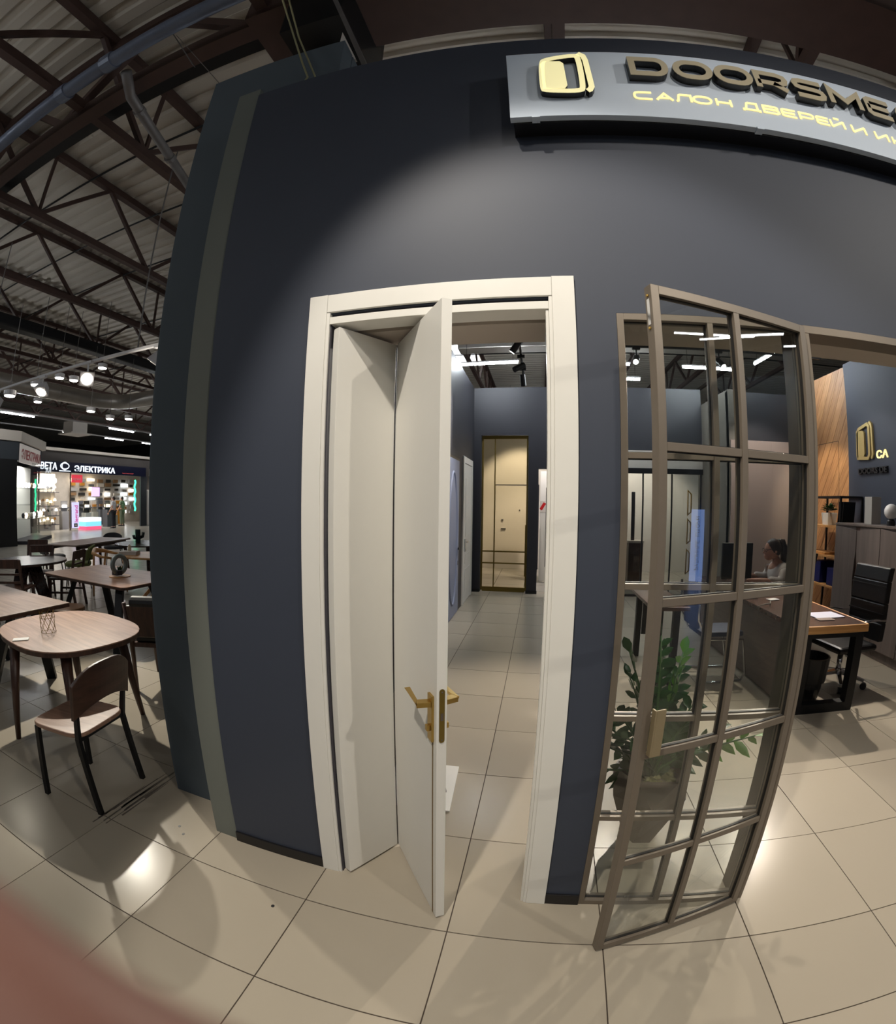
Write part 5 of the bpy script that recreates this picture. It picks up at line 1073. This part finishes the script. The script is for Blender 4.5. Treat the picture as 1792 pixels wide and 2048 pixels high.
torso = [((.06, 0, .645), (.10, .16)), ((.05, 0, .70), (.115, .15)), ((.03, 0, .82), (.12, .165)), ((.01, 0, .93), (.09, .15)), ((-.03, 0, 1.0), (.05, .055)), ((-.06, 0, 1.06), (.045, .048))]
arms = [[((.01, 0, .93), (.09, .15)), ((.01, .155*s_, .92), .055), ((-.08, .20*s_, .765), .043), ((-.30, .19*s_, .80), .036), ((-.51, .17*s_, .80), .024)] for s_ in (-1, 1)]
legs = [[((.06, 0, .645), (.10, .16)), ((.02, .10*s_, .565), .08), ((-.36, .12*s_, .55), .062), ((-.38, .12*s_, .28), .05), ((-.34, .12*s_, .08), .036), ((-.46, .12*s_, .04), .03)] for s_ in (-1, 1)]
skinned('body', [torso]+arms+legs, skin_m, pw, 2, ex)
sh_t = [((.065, 0, .645), (.115, .175)), ((.052, 0, .70), (.132, .166)), ((.03, 0, .82), (.138, .182)), ((.012, 0, .935), (.106, .166)), ((-.01, 0, .985), (.06, .07))]
sh_a = [[((.012, 0, .935), (.106, .166)), ((.01, .165*s_, .925), .072), ((-.08, .20*s_, .79), .052), ((-.24, .192*s_, .822), .038)] for s_ in (-1, 1)]
skinned('shirt', [sh_t]+sh_a, shirt_m, pw)
skinned('trousers', [[((.06, 0, .645), (.105, .168)), ((.02, .10*s_, .57), .092), ((-.36, .12*s_, .555), .075), ((-.385, .12*s_, .28), .064), ((-.345, .12*s_, .10), .054)] for s_ in (-1, 1)], dark_t, pw)
hb = MB(); hb.ball((hx+.018, 0, hz+.024), .104, 18, 12, (1.0, .86, 1.1), Mh); hb.v = [v for v in hb.v]
hair = hb.build('hair', hair_m, pw, smooth=True)
MB().tube([(hx+.07, 0, hz+.105), (hx+.125, 0, hz+.10), (hx+.165, 0, hz+.0), (hx+.165, 0, hz-.13), (hx+.14, 0, hz-.24)], [.026, .045, .05, .042, .012], 12).build('ponytail', hair_m, hair, smooth=True)
MB().tube([(hx-.1, -.072, hz+.006), (hx-.108, -.045, hz+.012), (hx-.112, 0, hz+.01), (hx-.108, .045, hz+.012), (hx-.1, .072, hz+.006)], .0022, 6).tube([(hx-.1, -.072, hz+.006), (hx+.0, -.085, hz+.018)], .003, 6).tube([(hx-.1, .072, hz+.006), (hx, .085, hz+.018)], .003, 6).tube([(hx-.104, -.036+.026*math.cos(t), hz+.0+.018*math.sin(t)) for t in [2*PI*k/14 for k in range(15)]], .0018, 5, False).tube([(hx-.104, .036+.026*math.cos(t), hz+.0+.018*math.sin(t)) for t in [2*PI*k/14 for k in range(15)]], .0018, 5, False).build('glasses', M['gap'], pw)
# man in the lamp shop, seen from behind (faces -x)
def standing(loc, rz, label, top_m, leg_m, group=None):
    p_ = thing('person', label, 'person', loc, rz); ex = MB(); ex.ball((-.01, 0, 1.60), .105, 14, 10, (.95, .8, 1.18)); ex.tube([(-.10, 0, 1.61), (-.125, 0, 1.585), (-.1, 0, 1.575)], [.006, .012, .006], 6)
    for s_ in (-1, 1): ex.ball((0, .085*s_, 1.6), .025, 6, 5, (.5, .3, 1)); hand_geo(ex, (-.16*(s_ < 0)+.0, .32*s_, .86), (-.3, 0, -1), (0, -s_, 0))
    T = [((0, 0, .96), (.11, .16)), ((0, 0, 1.15), (.10, .15)), ((0, 0, 1.33), (.115, .18)), ((0, 0, 1.43), (.08, .13)), ((-.005, 0, 1.49), .052), ((-.01, 0, 1.56), .05)]
    A = [[((0, 0, 1.43), (.08, .13)), ((0, .185*s_, 1.40), .055), ((.03, .27*s_, 1.13), .043), ((-.14*(s_ < 0)-.01, .315*s_, .88), .03)] for s_ in (-1, 1)]
    L_ = [[((0, 0, .96), (.11, .16)), ((0, .095*s_, .90), .088), ((-.01, .12*s_, .50), .06), ((.02, .13*s_, .09), .04), ((-.1, .14*s_, .035), .035)] for s_ in (-1, 1)]
    skinned('body', [T]+A+L_, skin_m, p_, 2, ex)
    skinned('shirt', [[((0, 0, .93), (.13, .185)), ((0, 0, 1.15), (.122, .172)), ((0, 0, 1.33), (.135, .2)), ((0, 0, 1.435), (.09, .14))]]+[[((0, 0, 1.435), (.09, .14)), ((0, .19*s_, 1.40), .075), ((.02, .245*s_, 1.22), .068)] for s_ in (-1, 1)], top_m, p_)
    skinned('trousers', [[((0, 0, .95), (.125, .175)), ((0, .095*s_, .88), .105), ((-.01, .12*s_, .5), .085), ((.02, .13*s_, .08), .07)] for s_ in (-1, 1)], leg_m, p_)
    MB().ball((.012, 0, 1.635), .108, 14, 10, (.98, .86, 1.08)).build('hair', hair_m, p_, smooth=True)
    for s_ in (-1, 1): MB().hexa([(-.18, .14*s_-.045, 0), (.07, .14*s_-.045, 0), (.07, .14*s_+.045, 0), (-.18, .14*s_+.045, 0)], [(-.16, .14*s_-.035, .05), (.06, .14*s_-.04, .09), (.06, .14*s_+.04, .09), (-.16, .14*s_+.035, .05)]).build('shoe', M['black'], p_, .01)
    return p_
standing((-22.25, 17.25, 0), .5, 'man in a white shirt and dark trousers standing before the lamp shop, seen from behind', mat('white_cotton', rgb(205, 205, 208), .8), dark_t)
standing((-23.6, 18.95, 0), .3, 'person in a pale green coat standing at the right end of the lamp shop', mat('pale_green_cloth', rgb(120, 130, 104), .8), mat('pale_green_trousers', rgb(110, 118, 96), .8))
# the photographer's fingertip over the lens corner
# the photographer's left hand, its forefinger lying over the corner of the lens
fp = Vector((0, 0, CAMH)); ax = Vector((.79, .27, -.55)).normalized(); m0 = fp+Vector((-.659, .078, -.748)).normalized()*.0455
oo = Vector((-.1, -.97, -.14)); oo = (oo-ax*oo.dot(ax)).normalized(); bb = ax.cross(oo)
if bb.dot(m0-fp) < 0: bb = -bb          # away from the lens
ph = thing('person', 'blurred fingertip of the photographer covering the lower left corner', 'person', tuple(m0))
fing = []
palm_c = -ax*.085+oo*.035+bb*.075; wrist = -ax*.11+oo*.045+bb*.15
for k in range(4):
    o_ = oo*.0195*k; s_ = (1, 1.05, .98, .8)[k]; cu = bb*(.004*k)
    base = -ax*.062+o_+bb*.030
    fing.append([(tuple(palm_c), (.020, .040)), (tuple(base), .0098), (tuple(-ax*.036*s_+o_+cu*.4+bb*.004), .0096), (tuple(ax*.002*s_+o_+cu), .0092), (tuple(ax*.024*s_+o_+cu*1.6+bb*.002), .0082), (tuple(ax*.031*s_+o_+cu*1.8+bb*.003), .005)])
thumb = [(tuple(palm_c), (.020, .040)), (tuple(-ax*.07+oo*.0+bb*.09), .016), (tuple(-ax*.045-oo*.004+bb*.095), .0118), (tuple(-ax*.018-oo*.006+bb*.09), .0108), (tuple(-ax*.004-oo*.006+bb*.085), .007)]
arm_ = [(tuple(palm_c), (.020, .040)), (tuple(wrist), (.020, .028)), (tuple(wrist-ax*.04+bb*.10), .032), (tuple(wrist-ax*.08+bb*.22), .042)]
skinned('hand', [arm_]+fing+[thumb], mat('shaded_hand_skin', rgb(102, 70, 61), .5, var=.04, scale=60), ph, 2)  # skin darkened: the phone's shade is put into its colour
# ------------------------------------------------------------------ what the glass mirrors: the shop across the aisle, behind and right of the viewpoint
fn = Vector((-.86, .50, 0)).normalized(); fx = Vector((0, 0, 1)).cross(fn).normalized()      # facade normal, and its width direction
fo = Vector((8.75, -2.35, 0))
def fac(u0, u1, z0, z1, n0, n1): return MB().hexa([fo+fx*u0+fn*n0+Vector((0,0,z0)), fo+fx*u1+fn*n0+Vector((0,0,z0)), fo+fx*u1+fn*n1+Vector((0,0,z0)), fo+fx*u0+fn*n1+Vector((0,0,z0))], [fo+fx*u0+fn*n0+Vector((0,0,z1)), fo+fx*u1+fn*n0+Vector((0,0,z1)), fo+fx*u1+fn*n1+Vector((0,0,z1)), fo+fx*u0+fn*n1+Vector((0,0,z1))])
struct('wall_opposite', fac(-3.5, 3.5, 0, 4.4, -.3, 0), M['grey_wall'])
lb2 = thing('blind_shop_lightbox', 'upright blue lit banner of the shop opposite, seen mirrored in the glass door', 'lightbox')
bu = (Vector((8.2, -3.2, 0))-fo).dot(fx)
fac(bu-.14, bu+.14, .02, 1.56, .02, .10).build('box', emitm('blue_lightbox', (.22, .36, .80), 5.0), lb2)
for s_, z_ in (('РУЛОННЫЕ', .26), ('ШТОРЫ', .98)): text('lettering', s_, .115, plane_m(fo+fx*(bu+.04)+fn*.102+Vector((0, 0, z_)), (0, 0, 1), -fx), M['gasket'], lb2, .004)
lb3 = thing('opposite_shop_sign', 'lit letters of the shop opposite, seen mirrored in the glass door', 'sign')
text('lettering', 'ОДНОЕ', .26, plane_m(Vector((9.4, -1.5, 2.9))+fn*.1-fx*.45+fx*0, fx, (0, 0, 1)), emitm('violet_letters', (.42, .44, .95), 9), lb3, .01, bold=.006)
for k, (x, y, z, l) in enumerate(((8.6, -1.9, 5.2, 1.2), (7.6, -.9, 4.75, 1.2), (9.6, -.4, 5.0, 1.2))):
    tube_lamp((x, y, z), Vector((x, y, z))+fx*l, 'tube lamp over the aisle before the shop opposite, %s of three' % ordn[k], 'tube lamps before the shop opposite', M['tubefar'])
for k, (x, y, z) in enumerate(((-9.5, -5, 5.0), (-3.5, -5, 5.0), (2.5, -5, 4.8), (-6.5, -1.4, 4.9), (-9.8, 2.4, 4.7))):  # unseen tube lamps added to fill the aisle and lift the roof deck
    tube_lamp((x, y, z), (x+1.2, y, z), 'added fill tube lamp over the mall aisle out in front of the shop, %s of five' % ordn[k], 'added tube lamps over the front aisle', M['tubefar'])
for k, (x, y) in enumerate(((-1, 14), (2.5, 14), (.5, 19))):  # tube lamps added to brighten the roof seen through the doorway
    tube_lamp((x, y, 4.4), (x+1.2, y, 4.4), 'added fill tube lamp far behind the rear wall of the shop, %s of three' % ordn[k], 'added tube lamps behind the shop', M['tubel'])
wsb = thing('floor_board', 'white board lying on the floor just inside the doorway behind the folding door', 'board')
MB().prism([(-.80, 2.50), (-.414, 2.512), (-.385, 2.06), (-.80, 2.05)], .001, .012).build('board', M['white'], wsb); MB().bar((-.50, 2.22, .018), (-.44, 2.24, .018), .03, .012).build('metal_clip', M['pipe_g'], wsb)
